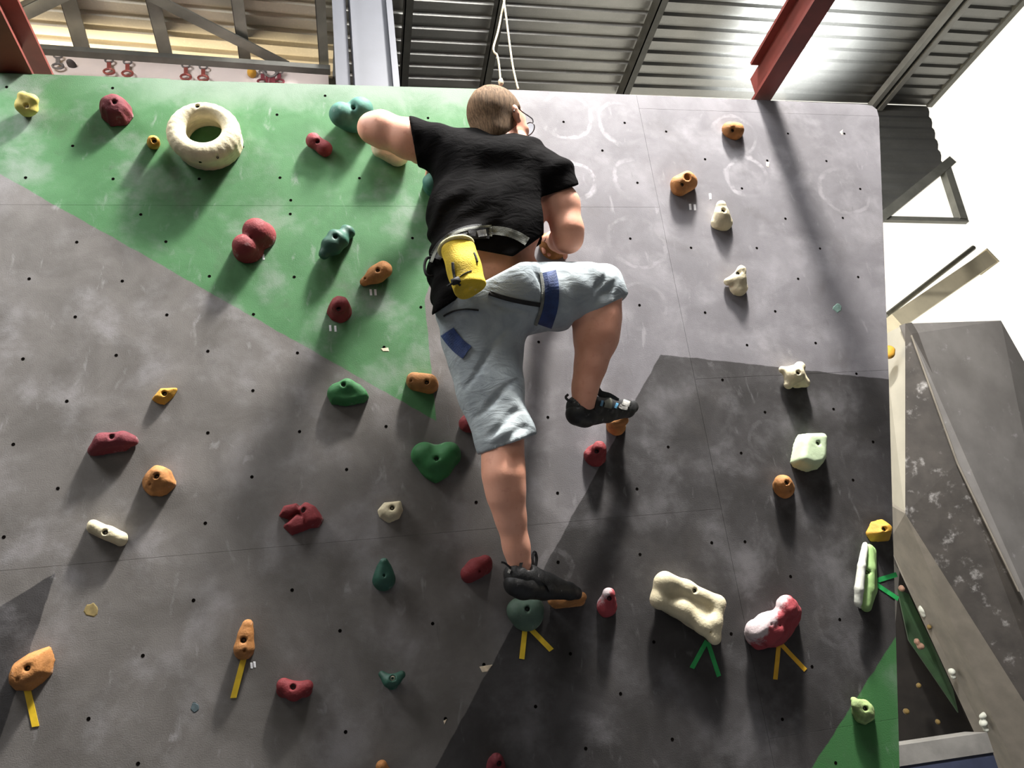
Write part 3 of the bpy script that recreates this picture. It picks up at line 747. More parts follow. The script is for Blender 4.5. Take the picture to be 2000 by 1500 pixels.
def puck(name, u, v, ru, rv, h, m, label, cat, y):
    c = on_y(u, v, y); k = float((C2W.T@(c-CAM))[2])/F_PX
    f = Field(V([-ru*k*1.7, -h*1.6, -rv*k*1.7]), V([ru*k*1.7, h*1.6, rv*k*1.7]), max(ru*k, rv*k)/9)
    f.ell(V([0, 0, 0.]), V([ru*k, h, rv*k]), k=0); f.warp(lambda X, Y, Z: 0.004*wav(X, Y, Z, 70, int(u)))
    pts, Q = f.mesh(); o = fast_obj(name, pts, Q, M[m], matrix=Matrix.Translation(Vector(c))); tag(o, label, cat); return o
puck('climbing_hold', 139, 125, 9, 5, 0.04, 'darkoval', 'dark grey oval hold on the pale board at top left', 'climbing hold', yb-0.02)
puck('climbing_hold', 492, 142, 9, 9, 0.04, 'yellow', 'small yellow hold on the pale board above the green wall', 'climbing hold', yb-0.02)
c = on_y(458, 161, yb-0.008); o = tag(link('blue_sticker', *box((-0.035, 0, -0.006), (0.035, 0.006, 0.006)), M['blue_webbing'], matrix=Matrix.Translation(Vector(c))), 'small blue strip on the pale board just over the wall edge', 'strip')

# cords hanging in front of the roof
def cord(pts, w, rad, label):
    q = [P(u, v, ww) for (u, v), ww in zip(pts, w)]; q = spline(q, 8); c = q[-1]
    o = link('rope', *tube([p-c for p in q], rad, 8), M['rope'], matrix=at_wall(c)); tag(o, label, 'rope'); return o
cord([(975, -60), (984, 0), (992, 60), (1000, 120), (1006, 150), (1012, 174)], [-0.03]*6, 0.0042, 'long straight cream cord coming down to the wall top')
o = cord([(992, -30), (981, 20), (973, 60), (964, 92), (966, 103), (971, 108), (975, 130), (978, 163)], [-0.05]*8, 0.0042, 'short knotted cream cord hanging behind the climber\'s head')
f = Field(V([-.03]*3), V([.03]*3), 0.003)
f.ell(V([0, 0, 0.]), V([0.011, 0.014, 0.011]), k=0); f.cone((0, -.01, 0), (0.004, 0.016, 0), .009, .005, .006)
pts, Q = f.mesh(); q = P(978, 160, -0.05); q0 = P(978, 163, -0.05)
fast_obj('knot', pts+(q-q0), Q, M['rope'], o)

# boulder wall and mats at the right, behind
YB = 5.4
def poly3(px):                             # photo points at camera depth
    return [far(u, v, d) for u, v, d in px]
A = (1768, 632, 6.2); B = (1955, 626, 6.6); Cc = (2110, 900, 6.6); E1 = (1780, 652, 6.15); E2 = (1870, 905, 5.9); E3 = (2110, 1400, 5.4)
K1 = (1768, 1003, 6.0); K2 = (2110, 1545, 5.5); U1 = (1757, 1115, 6.6); U2 = (1935, 1500, 6.1); U3 = (2000, 1640, 6.0)
bw = empty('boulder_wall', tuple(far(1850, 1300, 6.2)*V([1, 1, 0]))); tag(bw, 'grey faceted bouldering wall standing at the right behind the climbing wall', 'bouldering wall')
bo = V([float(x) for x in bw.location])
def facet(name, px, m, th=0.06):
    p = [q-bo for q in poly3(px)]; n = np.cross(p[1]-p[0], p[2]-p[0]); n /= np.linalg.norm(n)
    view = (p[0]+bo)-CAM; n = n if n@view > 0 else -n
    k = len(p); v = p+[q+n*th for q in p]
    f = [tuple(range(k)), tuple(range(k, 2*k))[::-1]]+[(i, k+i, k+(i+1) % k, (i+1) % k) for i in range(k)]
    return link(name, v, f, M[m], bw)
facet('upper_facet', [A, B, Cc, E3, E2, E1], 'boulder')
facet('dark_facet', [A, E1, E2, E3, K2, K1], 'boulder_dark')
facet('edge_facet', [(1735, 985, 6.4), K1, K2, (2110, 1800, 5.7), U3, U2, U1, (1735, 1060, 6.5)], 'boulder_edge')
facet('pale_side', [(1725, 655, 6.5), (A[0], A[1], 6.25), (1768, 1010, 6.05), (1735, 1030, 6.5)], 'boulder_pale')
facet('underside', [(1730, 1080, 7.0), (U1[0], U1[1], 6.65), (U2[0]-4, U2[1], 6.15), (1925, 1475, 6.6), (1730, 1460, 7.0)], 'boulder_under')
facet('green_stripe', [(1753, 1150, 6.62), (1775, 1160, 6.60), (1860, 1340, 6.35), (1872, 1392, 6.34), (1775, 1250, 6.6)], 'boulder_green', 0.02)
e = [far(u, v, d)-bo for u, v, d in ((1780, 655, 6.13), (1870, 905, 5.88), (1990, 1155, 5.6))]
link('worn_edge', *tube(e, 0.008, 6), M['boulder_edge'], bw)
def far_hold(pts, d, m, label, grp):
    c = far(pts[0][0], pts[0][1], d); k = d/F_PX
    f = Field(V([-.22]*3), V([.22]*3), 0.010)
    for (u, v, r) in pts:
        q = far(u, v, d)-c; f.ell(q, V([r*k, r*k*0.9, r*k]), k=0.015)
    f.warp(lambda X, Y, Z: 0.004*wav(X, Y, Z, 90, int(pts[0][0])))
    P_, Q = f.mesh(); o = fast_obj('climbing_hold', P_, Q, M[m], matrix=Matrix.Translation(Vector(c))); tag(o, label, 'climbing hold', grp)
gh = 'small holds on the far bouldering wall'
for pts, d, m, lab in (([(1786, 1120, 9)], 6.35, 'chalkwhite', 'small white hold, topmost on the sloping edge of the bouldering wall'),
                       ([(1803, 1190, 9), (1806, 1199, 7)], 6.35, 'chalkwhite', 'small egg-shaped white hold, second down the sloping edge'),
                       ([(1859, 1312, 7), (1862, 1321, 6)], 6.15, 'chalkwhite', 'small white hold low on the sloping edge, above the double one'),
                       ([(1920, 1412, 8), (1923, 1397, 6), (1917, 1400, 5), (1925, 1424, 6)], 5.95, 'chalkwhite', 'white double-lobed hold, lowest on the sloping edge'),
                       ([(1761, 1149, 6)], 6.4, 'tan', 'small brown hold in shade beside the green tape arrow'),
                       ([(1791, 1253, 6), (1798, 1262, 7)], 6.35, 'tan', 'brownish pair-shaped hold on the shaded green stripe'),
                       ([(1815, 1225, 5)], 6.3, 'dullyellow', 'tiny yellow hold under the egg-shaped white hold'),
                       ([(1794, 1339, 5)], 6.4, 'dullyellow', 'tiny yellow hold in the middle of the dark underside'),
                       ([(1770, 1390, 6)], 6.5, 'dullyellow', 'tiny yellow hold low on the dark underside by the wall edge'),
                       ([(1832, 1410, 5)], 6.3, 'dullyellow', 'tiny dull yellow hold just above the grey mat'),
                       ([(1737, 685, 11), (1736, 692, 10)], 6.2, 'yellow', 'yellow hold on the pale strip peeking past the wall edge')):
    far_hold(pts, d, m, lab, gh)
a, b = far(1660, 1470, 4.4), far(1926, 1490, 4.4); c = (a+b)/2; mo = empty('crash_mat', (float(c[0]), float(c[1]), 0)); tag(mo, 'upright padded mat with grey top and navy front at lower right', 'crash mat')
zt0 = float(far(1840, 1443, 4.35)[2]); zt1 = float(far(1840, 1482, 4.35)[2])
wx = float(np.linalg.norm((b-a)[:2]))
mo.rotation_euler = (0, 0, math.atan2(b[1]-a[1], b[0]-a[0]))
link('navy_cover', *box((-wx/2, -0.10, 0), (wx/2, 0.10, zt1)), M['mat_blue'], mo)
link('grey_top', *box((-wx/2, -0.11, zt1), (wx/2, 0.11, zt0)), M['mat_grey'], mo)

# ------------------------------------------------------------------ holds on the climbing wall
def hexring(c, r, m, parent, depth=0.0, n=12):
    # a sunken socket bolt: outer washer, rim and dark socket
    prof = [(r, 0), (r*0.98, 0.003), (r*0.62, 0.0035), (r*0.5, 0.001), (r*0.45, -0.003)]
    v = [(c[0]+a*math.cos(6.2832*i/n), c[1]+a*math.sin(6.2832*i/n), c[2]+h-depth) for a, h in prof for i in range(n)]
    f = [(k*n+i, k*n+(i+1) % n, (k+1)*n+(i+1) % n, (k+1)*n+i) for k in range(len(prof)-1) for i in range(n)]+[tuple(range((len(prof)-1)*n, len(prof)*n))]
    return link('bolt', v, f, m, parent)
NH = [0]; LAST = [None, None]
def hold(label, m, chains, bolts=(), k=0.012, rough=0.003, rf=55, cut=(), screws=(), flat=None, bright=False, group=None, ridges=None, planes=(), boltr=0.0085, res=26, polys=()):
    """chains: lists of (u, v, w, r_px); the body is their smooth union cut off at the wall; cut: the same, taken away."""
    NH[0] += 1
    pr = []
    for ch in chains:
        q = []
        for (u, v, w, r) in ch:
            p = P(u, v, w); q.append((p, r*mpp(p)))
        pr.append(q)
    allp = [(p, r) for q in pr for p, r in q]
    pk = []
    for (pts, h, bev, slope) in polys:
        pk.append(([P(u, v, h*0.55)[:2] for u, v in pts], h, bev, slope)); allp += [(V([*x, h*0.5]), h*0.5) for x in pk[-1][0]]
    lo = np.min([p-r for p, r in allp], 0)-0.02; hi = np.max([p+r for p, r in allp], 0)+0.02; lo[2] = -0.012
    ext = hi-lo; f = Field(lo, hi, max(0.0016, max(ext[:2])/res/1.6))
    for q in pr: f.chain(q, k)
    for (pts, h, bev, slope) in pk:
        q = f.sl(f.lo, f.lo+f.n*f.res); X, Y, Z = f.g(q); n = len(pts)
        d2 = np.full((X+Y).shape, 1e9); sg = np.ones((X+Y).shape)
        for i in range(n):
            a, b = pts[i], pts[i-1]; e = b-a; wx_, wy_ = X-a[0], Y-a[1]
            t = np.clip((wx_*e[0]+wy_*e[1])/(e@e+1e-12), 0, 1)
            d2 = np.minimum(d2, (wx_-e[0]*t)**2+(wy_-e[1]*t)**2)
            c1, c2, c3 = (Y >= a[1])+0*X > 0, (Y < b[1])+0*X > 0, (e[0]*wy_ > e[1]*wx_)
            fl = (c1 & c2 & c3) | (~c1 & ~c2 & ~c3); sg = np.where(fl, -sg, sg)
        dd = np.sqrt(d2)*sg
        d = dd+slope*(Z-h*0.55); dz = Z-h
        A = np.maximum(d+bev, 0); B = np.maximum(dz+bev, 0)+0*d
        s3 = np.sqrt(A*A+B*B)+np.minimum(np.maximum(d+bev, dz+bev), 0)-bev
        f.put(q, s3, k, 'add')
    for ch in cut:
        q = []
        for (u, v, w, r) in ch:
            p = P(u, v, w); q.append((p, r*mpp(p)))
        f.chain(q, k*0.8, 'sub')
    if ridges:
        (du, dv), freq, amp = ridges; c0 = P(*allp_c(chains, polys)); c1 = P(c_add(allp_c(chains, polys), (du, dv))[0], c_add(allp_c(chains, polys), (du, dv))[1]); dr = (c1-c0)[:2]; dr /= np.linalg.norm(dr)
        f.warp(lambda X, Y, Z: amp*np.sin(((X-c0[0])*dr[0]+(Y-c0[1])*dr[1])*freq+6*Z)+0*Z)
    if rough: f.warp(lambda X, Y, Z: rough*(wav(X, Y, Z, rf*1.6, NH[0])*0.6+0.5*wav(X, Y, Z, rf*4, NH[0]+50)))
    for (pu, pv, pw, n) in planes: f.plane(P(pu, pv, pw), n, 0.004)
    bs = []
    for lst, rr in ((bolts, boltr), (screws, 0.0042)):
        for (u, v) in lst:
            h = f.hit(u, v)
            if h is None: continue
            bs.append((h, rr))
    for h, rr in bs: f.cone((h[0], h[1], h[2]-0.007), (h[0], h[1], h[2]+0.04), rr, rr, 0.002, 'sub')
    f.plane((0, 0, -0.0015), (0, 0, -1), 0.0)
    pts, Q = f.mesh(); pts = relax(pts, Q, 1, 0.4)
    c = (pts.min(0)+pts.max(0))/2; c[2] = 0
    o = fast_obj('climbing_hold', pts-c, Q, M[m], matrix=at_wall(c))
    tag(o, label, 'climbing hold', group)
    for h, rr in bs: hexring(h-c-V([0, 0, 0.0125]), rr*0.86, M['boltbright'] if bright else M['bolt'], o)
    LAST[0], LAST[1] = o, c
    return o
def allp_c(chains, polys):
    p = [(q[0], q[1]) for ch in chains for q in ch]+[x for pl in polys for x in pl[0]]
    return (sum(x[0] for x in p)/len(p), sum(x[1] for x in p)/len(p))
def c_add(a, b): return (a[0]+b[0], a[1]+b[1])

R_, O_, G_, K_, Y_ = 'red holds', 'orange holds', 'green holds', 'cream holds', 'yellow holds'
hold('pale yellow scooped hold with shiny bolt, top left of the green wall', 'paleyellow', [[(46, 188, .05, 9), (64, 194, .05, 9), (60, 212, .03, 13)], [(45, 190, .04, 9), (44, 208, .03, 12), (52, 214, .02, 14)]], [(51, 205)], cut=[[(52, 196, .085, 9)]], bright=True, group=Y_)
hold('round dark red dome hold on the green wall, left of the ring', 'maroon', [[(224, 205, .045, 17)], [(224, 214, .01, 27)]], [(222, 197)], rough=.004, group=R_, polys=[([(203, 198), (222, 186), (246, 198), (252, 216), (240, 230), (212, 231), (198, 217)], .065, .014, .25)])
hold('tiny yellow knob hold left of the cream ring', 'yellow', [[(300, 281, .0, 12), (300, 276, .05, 11.5)]], [(300, 273)], group=Y_, rough=.001)
# the ring: a stack of rounded bands
def ring_hold():
    lo = P(325, 330); hi = P(475, 190); lo = np.minimum(lo, hi)-0.03; hi = np.maximum(P(325, 330), P(475, 190))+0.03; lo[2], hi[2] = -0.01, 0.16
    f = Field(lo, hi, 0.0032)
    for i, (cu, cv, ru, rv, w, r) in enumerate(((408, 276, 53, 41, .014, 13), (406, 271, 54, 42, .036, 12), (403, 266, 55, 43, .058, 12.5), (398, 258, 54, 42, .084, 17.5))):
        n = 26; pts = []
        for j in range(n+1):
            a = 6.28318*j/n; p = P(cu+ru*math.cos(a), cv+rv*math.sin(a), w); pts.append((p, (r+2.5*math.sin(a))*mpp(p)))
        f.chain(pts, 0.003)
    f.warp(lambda X, Y, Z: 0.0012*wav(X, Y, Z, 60, 3))
    bs = [h for h in (f.hit(385, 206), f.hit(424, 304)) if h is not None]
    for h, rr in zip(bs, (.008, .005)): f.cone((h[0], h[1], h[2]-0.007), (h[0], h[1], h[2]+0.04), rr, rr, 0.002, 'sub')
    f.plane((0, 0, -0.0015), (0, 0, -1), 0.0)
    pts, Q = f.mesh(); pts = relax(pts, Q, 1, 0.3); c = (pts.min(0)+pts.max(0))/2; c[2] = 0
    o = fast_obj('climbing_hold', pts-c, Q, M['cream'], matrix=at_wall(c)); tag(o, 'big cream ring hold with grooved lower side on the green wall', 'climbing hold', K_)
    for h, rr in zip(bs, (.008, .005)): hexring(h-c-V([0, 0, 0.012]), rr*0.86, M['bolt'], o)
ring_hold()
hold('small red two-lobed hold on the green wall below the big teal one', 'red', [[(612, 274, .03, 13), (632, 290, .022, 13)], [(612, 275, .025, 14)], [(634, 290, .02, 15)]], [(620, 275)], k=.008, group=R_)
hold('large two-lobed teal hold at the top, by the climber\'s left elbow', 'teal', [[(667, 224, .06, 24), (690, 236, .02, 24)], [(704, 216, .06, 26), (712, 232, .02, 22)]], [(691, 210)], k=.014, rough=.001, cut=[[(682, 196, .10, 5), (690, 208, .10, 5)]], group=G_)
hold('cream hold half hidden under the climber\'s left forearm', 'cream', [[(745, 288, .05, 20), (775, 300, .03, 22), (790, 286, .05, 18)], [(760, 276, .04, 26)]], [], k=.02, screws=[(787, 303)], group=K_)
hold('teal hold gripped by the climber\'s left hand', 'teal', [[(846, 357, .045, 20), (862, 352, .04, 20)], [(852, 362, .01, 26)]], [], group=G_)
hold('large glossy red double-dome hold on the green wall', 'red', [[(500, 452, .045, 26), (507, 462, .0, 32)], [(478, 481, .045, 24), (485, 490, .0, 30)]], [], k=.006, rough=.0008, screws=[(489, 463)], group=R_)
hold('dark green shell-shaped hold with spiral ridges', 'darkgreen', [[(636, 492, .03, 14), (655, 472, .04, 21), (678, 454, .02, 13), (689, 447, .01, 4)]], [(655, 461)], ridges=((28, -34), 120, .0034), rough=.0008, group=G_)
hold('orange pear-shaped hold below the dark green shell', 'orange', [[(749, 527, .03, 17), (735, 536, .025, 17), (711, 551, .012, 8)]], [(738, 526)], screws=[(713, 543)], rough=.0015, group=O_)
hold('round pinkish red hold below the pear-shaped orange one', 'red', [[(664, 597, .045, 18), (664, 608, .0, 24)]], [(661, 601)], rough=.004, group=R_)
hold('orange oval hold at the lower tip of the green paint', 'orange', [[(808, 741, .03, 14), (838, 747, .03, 17)], [(812, 746, .0, 19), (838, 752, .0, 19)]], [(834, 745)], screws=[(803, 743)], rough=.0012, group=O_)
hold('green crescent edge hold left of the green tip', 'green', [[(654, 765, .02, 14), (678, 754, .03, 14), (706, 768, .02, 10)]], [(671, 750)], k=.01, rough=.0006, group=G_, cut=[[(683, 790, .075, 15), (722, 788, .07, 14)]], polys=[([(640, 768), (650, 752), (680, 744), (704, 752), (719, 772), (712, 781), (676, 788), (648, 784)], .04, .01, .25)])
hold('green heart-shaped hold left of the climber\'s shin', 'green', [[(828, 886, .035, 22), (848, 905, .035, 20), (851, 926, .02, 13), (851, 942, .0, 4)], [(878, 884, .035, 21), (858, 905, .035, 20), (851, 926, .02, 13)], [(829, 890, .0, 27)], [(875, 889, .0, 26)], [(851, 905, .0, 36)]], [(853, 895)], k=.012, rough=.0006, group=G_)
hold('red hold partly hidden behind the climber\'s left knee', 'red', [[(915, 827, .02, 19)], [(922, 810, .045, 9), (925, 828, .02, 16)]], [(926, 810)], k=.01, group=R_)
hold('small yellow diamond hold on the grey wall at left', 'yellow', [], [(320, 767)], rough=.0006, group=Y_, polys=[([(299, 776), (313, 759), (341, 758), (334, 770), (318, 784), (308, 782)], .03, .006, .45)])
hold('long dark red bar hold on the grey wall at left', 'maroon', [[(184, 877, .02, 11), (202, 862, .03, 16), (240, 858, .03, 15), (258, 861, .02, 10), (266, 863, .01, 4)], [(184, 880, .0, 12), (240, 868, .0, 16)]], [(217, 852)], rough=.002, group=R_)
hold('rounded orange hold below the long dark red bar', 'orange', [[(308, 930, .03, 20), (308, 940, .0, 27)]], [(305, 929)], screws=[(292, 945)], rough=.003, group=O_, polys=[([(284, 950), (283, 934), (305, 910), (326, 918), (336, 942), (318, 960), (296, 962)], .05, .014, .3)])
hold('red three-lobed angular hold on the grey wall', 'red', [], [(592, 995)], rough=.001, group=R_, k=.004, polys=[([(547, 1005), (556, 988), (578, 984), (584, 998), (566, 1010)], .04, .006, .3), ([(556, 1026), (580, 1004), (597, 1012), (598, 1030), (570, 1040)], .042, .006, .3), ([(584, 994), (596, 982), (612, 990), (626, 1012), (620, 1024), (598, 1026)], .05, .006, .35)])
hold('small cream wedge hold below the green heart', 'cream', [], [(766, 991)], rough=.001, group=K_, polys=[([(741, 996), (752, 982), (781, 979), (785, 994), (778, 1008), (760, 1016), (744, 1006)], .042, .009, .25)])
hold('cream bar hold on the grey wall at lower left', 'cream', [[(182, 1027, .025, 12), (212, 1041, .025, 13), (237, 1051, .022, 12)], [(182, 1030, .0, 12), (237, 1056, .0, 12)]], [(204, 1039)], rough=.0015, group=K_)
hold('dark green drop-shaped hold on the lower grey wall', 'darkgreen', [[(750, 1098, .045, 9), (750, 1112, .03, 14), (750, 1132, .01, 22)], [(750, 1128, .02, 20)]], [], cut=[[(750, 1104, .075, 6), (751, 1120, .065, 7)]], rough=.0015, screws=[(750, 1124)], group=G_)
hold('red capsule hold left of the climber\'s standing foot', 'red', [[(914, 1120, .025, 15), (930, 1110, .03, 19), (947, 1099, .025, 15)], [(915, 1124, .0, 15), (945, 1106, .0, 17)]], [], rough=.001, group=R_, screws=[(937, 1115)])
hold('grey green disc hold under the climber\'s standing heel', 'greygreen', [[(1012, 1192, .02, 23), (1042, 1186, .025, 20)], [(1028, 1198, .0, 34)]], [(1031, 1189)], rough=.001, group=G_)
hold('long orange hold under the toes of the standing foot', 'orange', [[(1078, 1174, .03, 9), (1105, 1172, .035, 13), (1136, 1166, .035, 10)], [(1085, 1178, .0, 11), (1132, 1172, .0, 12)]], [], screws=[(1134, 1163)], rough=.001, group=O_)
hold('red hold with chalk on top, right of the standing foot', 'chalkred', [[(1190, 1160, .05, 12), (1186, 1180, .01, 18)], [(1184, 1188, .0, 18)]], [(1192, 1168)], rough=.003, group=R_)
hold('red knobbly hold on the paint edge below the raised foot', 'red', [[(1170, 876, .04, 15), (1163, 890, .0, 22)], [(1152, 890, .015, 11)]], [(1167, 880)], rough=.004, group=R_)
hold('orange hold under the toes of the raised foot', 'orange', [[(1196, 826, .04, 12), (1215, 820, .045, 13)], [(1203, 832, .0, 20)]], [], rough=.002, group=O_)
hold('big cream wing-shaped pinch hold on the dark wall', 'cream', [[(1300, 1132, .07, 16), (1340, 1150, .05, 15), (1400, 1176, .05, 14)], [(1293, 1140, .06, 17), (1286, 1172, .05, 14), (1330, 1188, .045, 18), (1372, 1222, .05, 14), (1394, 1246, .05, 10)], [(1404, 1180, .06, 12), (1398, 1215, .06, 11), (1396, 1246, .05, 10)], [(1310, 1165, .0, 34), (1360, 1195, .0, 32), (1388, 1225, .0, 20)]], [(1358, 1153)], k=.022, rough=.0008, cut=[[(1318, 1166, .125, 17), (1360, 1184, .118, 15), (1382, 1200, .115, 11)]], screws=[(1389, 1234)], group=K_, res=40)
hold('big red hold dusted white with chalk on the dark wall', 'chalkred', [[(1536, 1184, .07, 20), (1540, 1192, .02, 23)], [(1520, 1204, .06, 17), (1500, 1218, .05, 20), (1476, 1232, .055, 21)], [(1480, 1240, .0, 28), (1510, 1230, .0, 30), (1535, 1205, .0, 26)], [(1500, 1246, .05, 15), (1518, 1230, .06, 14)]], [], k=.012, rough=.005, screws=[(1508, 1219), (1524, 1222)], cut=[[(1541, 1183, .125, 8)], [(1514, 1222, .105, 5)]], group=R_, res=36)
hold('tall pale green fin hold near the right edge of the wall', 'lime', [[(1697, 1072, .03, 10), (1699, 1110, .035, 11), (1697, 1150, .035, 11), (1691, 1182, .03, 10)], [(1697, 1078, .0, 14), (1697, 1150, .0, 15), (1690, 1184, .0, 12)]], [(1697, 1117)], k=.006, rough=.0008, group=G_)
fin_, FC = LAST
f_ = hold('white chalky fin standing along the pale green fin hold', 'chalkwhite', [[(1690, 1064, .04, 6), (1683, 1105, .055, 8), (1678, 1150, .055, 9), (1676, 1178, .045, 8)], [(1690, 1072, .0, 6), (1682, 1150, .0, 10), (1680, 1182, .0, 8)]], [], k=.006, rough=.0008, group=G_)
del f_['category'], f_['group']; f_['label'] = 'white chalky face'; f_.name = 'chalky_face'; c2 = LAST[1]
f_.parent = fin_; f_.matrix_basis = Matrix.Translation(Vector([float(x) for x in c2-FC]))
hold('faceted amber hold at the right edge above the fin', 'yellow', [], [(1729, 1033)], rough=.0008, group=Y_, polys=[([(1707, 1040), (1716, 1023), (1731, 1019), (1742, 1030), (1740, 1047), (1712, 1048)], .05, .004, .55)])
hold('round orange hold on the dark wall with two bolt holes', 'orange', [[(1529, 944, .035, 17), (1529, 952, .0, 22)]], [(1538, 942)], screws=[(1545, 958)], rough=.0016, group=O_)
hold('pale green rounded block hold on the dark wall', 'palegreen', [], [(1599, 865)], rough=.0005, group=G_, cut=[[(1545, 935, .11, 26), (1600, 940, .11, 22)]], polys=[([(1563, 862), (1570, 847), (1606, 846), (1613, 855), (1611, 896), (1604, 909), (1584, 914), (1560, 905), (1556, 898)], .065, .016, .22)])
hold('cream star-shaped hold where grey meets dark paint', 'cream', [[(1551, 732, .04, 19)], [(1550, 730, .03, 13), (1528, 722, .03, 7)], [(1554, 728, .03, 14), (1562, 717, .03, 11)], [(1548, 735, .03, 13), (1540, 751, .025, 9)], [(1556, 735, .03, 14), (1572, 747, .025, 10)], [(1552, 738, .0, 22)]], [(1560, 727)], k=.012, rough=.001, group=K_)
hold('cream claw-shaped hold on the right grey wall, lower of the two', 'cream', [[(1448, 528, .045, 10), (1443, 545, .03, 13), (1442, 560, .01, 18)], [(1443, 545, .03, 13), (1421, 550, .02, 8)], [(1440, 565, .0, 14)]], [(1443, 532)], k=.01, rough=.003, group=K_)
hold('cream tooth-shaped hold on the right grey wall, upper of the two', 'cream', [[(1408, 402, .045, 10), (1409, 420, .03, 15), (1400, 436, .01, 12)], [(1410, 425, .02, 14), (1420, 436, .01, 10)], [(1409, 434, .0, 20)]], [(1414, 410)], k=.01, rough=.002, cut=[[(1410, 446, .055, 9)]], group=K_)
hold('orange pocket hold on the right grey wall', 'orange', [[(1324, 358, .035, 15), (1342, 350, .04, 16)], [(1328, 366, .02, 17), (1345, 356, .02, 17)]], [(1334, 358)], cut=[[(1344, 343, .09, 8), (1342, 347, .06, 6)]], rough=.002, group=O_)
hold('oval orange hold highest on the right grey wall', 'orange', [[(1424, 252, .025, 14), (1440, 254, .025, 13)], [(1432, 258, .0, 19)]], [(1432, 252)], rough=.0012, group=O_)
hold('orange hold half hidden behind the climber\'s right forearm', 'orange', [[(1072, 474, .035, 20), (1090, 480, .03, 20)], [(1080, 484, .0, 27)]], [(1069, 467)], rough=.001, group=O_)
hold('rough pale green lump hold on the green corner at lower right', 'moss', [[(1676, 1378, .03, 13), (1690, 1388, .03, 16)], [(1683, 1390, .0, 23)], [(1669, 1366, .02, 6)]], [(1693, 1384)], rough=.006, group=G_)
hold('chalky orange rock-shaped hold at the left edge, yellow tape below', 'orange', [], [(52, 1305)], screws=[(33, 1327)], rough=.0015, group=O_, polys=[([(17, 1318), (24, 1300), (50, 1283), (86, 1269), (91, 1290), (88, 1312), (70, 1330), (52, 1342), (26, 1342), (17, 1332)], .06, .012, .35)])
hold('upright orange bottle-shaped hold with tape below', 'orange', [[(484, 1220, .04, 11), (480, 1240, .035, 14), (477, 1264, .03, 20)], [(482, 1232, .0, 14), (477, 1268, .0, 20)]], [(475, 1250)], screws=[(477, 1271)], rough=.0015, cut=[[(478, 1246, .09, 8)]], group=O_)
hold('red kidney-shaped hold at the bottom of the grey wall', 'red', [[(554, 1338, .025, 14), (575, 1350, .025, 17), (600, 1340, .025, 12)], [(556, 1346, .0, 16), (596, 1348, .0, 14)]], [(572, 1342)], rough=.0008, group=R_)
hold('small dark green V-shaped hold at the bottom of the grey wall', 'darkgreen', [[(746, 1317, .02, 7), (760, 1330, .03, 11), (772, 1328, .03, 10), (784, 1318, .02, 8)], [(766, 1334, .0, 13)]], [(767, 1325)], bright=True, rough=.0006, group=G_)
hold('orange hold cut off by the bottom of the picture', 'orange', [[(745, 1496, .03, 11), (748, 1510, .0, 16)]], [], rough=.001, group=O_)
hold('dull red hold low on the dark wall at the picture bottom', 'maroon', [[(970, 1484, .035, 13), (968, 1494, .0, 19)]], [(976, 1492)], rough=.002, group=R_)

# tape flags under start holds
def tape(p0, p1, wpx, m, label, grp=None):
    a, b = P(*p0), P(*p1); d = (b-a)[:2]; L = np.linalg.norm(d); d /= L; n = V([-d[1], d[0]])*wpx*mpp(a)*0.5; c = (a+b)/2
    N = 7; top, bot_ = [], []
    rr = random.Random(int(p0[0])); v = []
    for i in range(N):
        q = (a+(b-a)*i/(N-1))[:2]-c[:2]; h = 0.0012+0.0012*rr.random()
        e = 0 if 0 < i < N-1 else 0.003*rr.uniform(-1, 1)
        v += [(*(q+n+d*e), h), (*(q-n-d*e), h), (*(q+n+d*e), 0.0002), (*(q-n-d*e), 0.0002)]
    f = []
    for i in range(N-1):
        x, y = 4*i, 4*i+4
        f += [(x, x+1, y+1, y), (x, y, y+2, x+2), (x+1, x+3, y+3, y+1)]
    f += [(0, 2, 3, 1), (4*N-4, 4*N-3, 4*N-1, 4*N-2)]
    o = link('tape_strip', v, f, M[m], matrix=at_wall((c[0], c[1], 0.0002))); tag(o, label, 'tape', grp)
tape((53, 1344), (70, 1419), 12, 'tape_y', 'yellow tape strip below the rock-shaped orange hold at the left edge')
tape((476, 1287), (456, 1363), 11, 'tape_y', 'yellow tape strip below the upright bottle-shaped orange hold')
tape((1026, 1222), (1019, 1287), 10, 'tape_y', 'yellow tape strip, left leg of the flag under the climber\'s foot')
tape((1031, 1223), (1077, 1270), 10, 'tape_y', 'yellow tape strip, right leg of the flag under the climber\'s foot')
tape((1380, 1252), (1351, 1305), 9, 'tape_g', 'green tape strip, left leg of the flag under the cream wing hold')
tape((1382, 1254), (1404, 1321), 9, 'tape_g', 'green tape strip, right leg of the flag under the cream wing hold')
tape((1521, 1256), (1514, 1327), 9, 'tape_o', 'amber tape strip, upright leg under the chalky red hold')
tape((1524, 1257), (1573, 1309), 9, 'tape_o', 'amber tape strip, slanting leg under the chalky red hold')
tape((1712, 1134), (1751, 1122), 9, 'tape_g', 'green tape strip, upper leg of the arrow beside the fin hold')
tape((1712, 1142), (1754, 1170), 9, 'tape_g', 'green tape strip, lower leg of the arrow beside the fin hold')

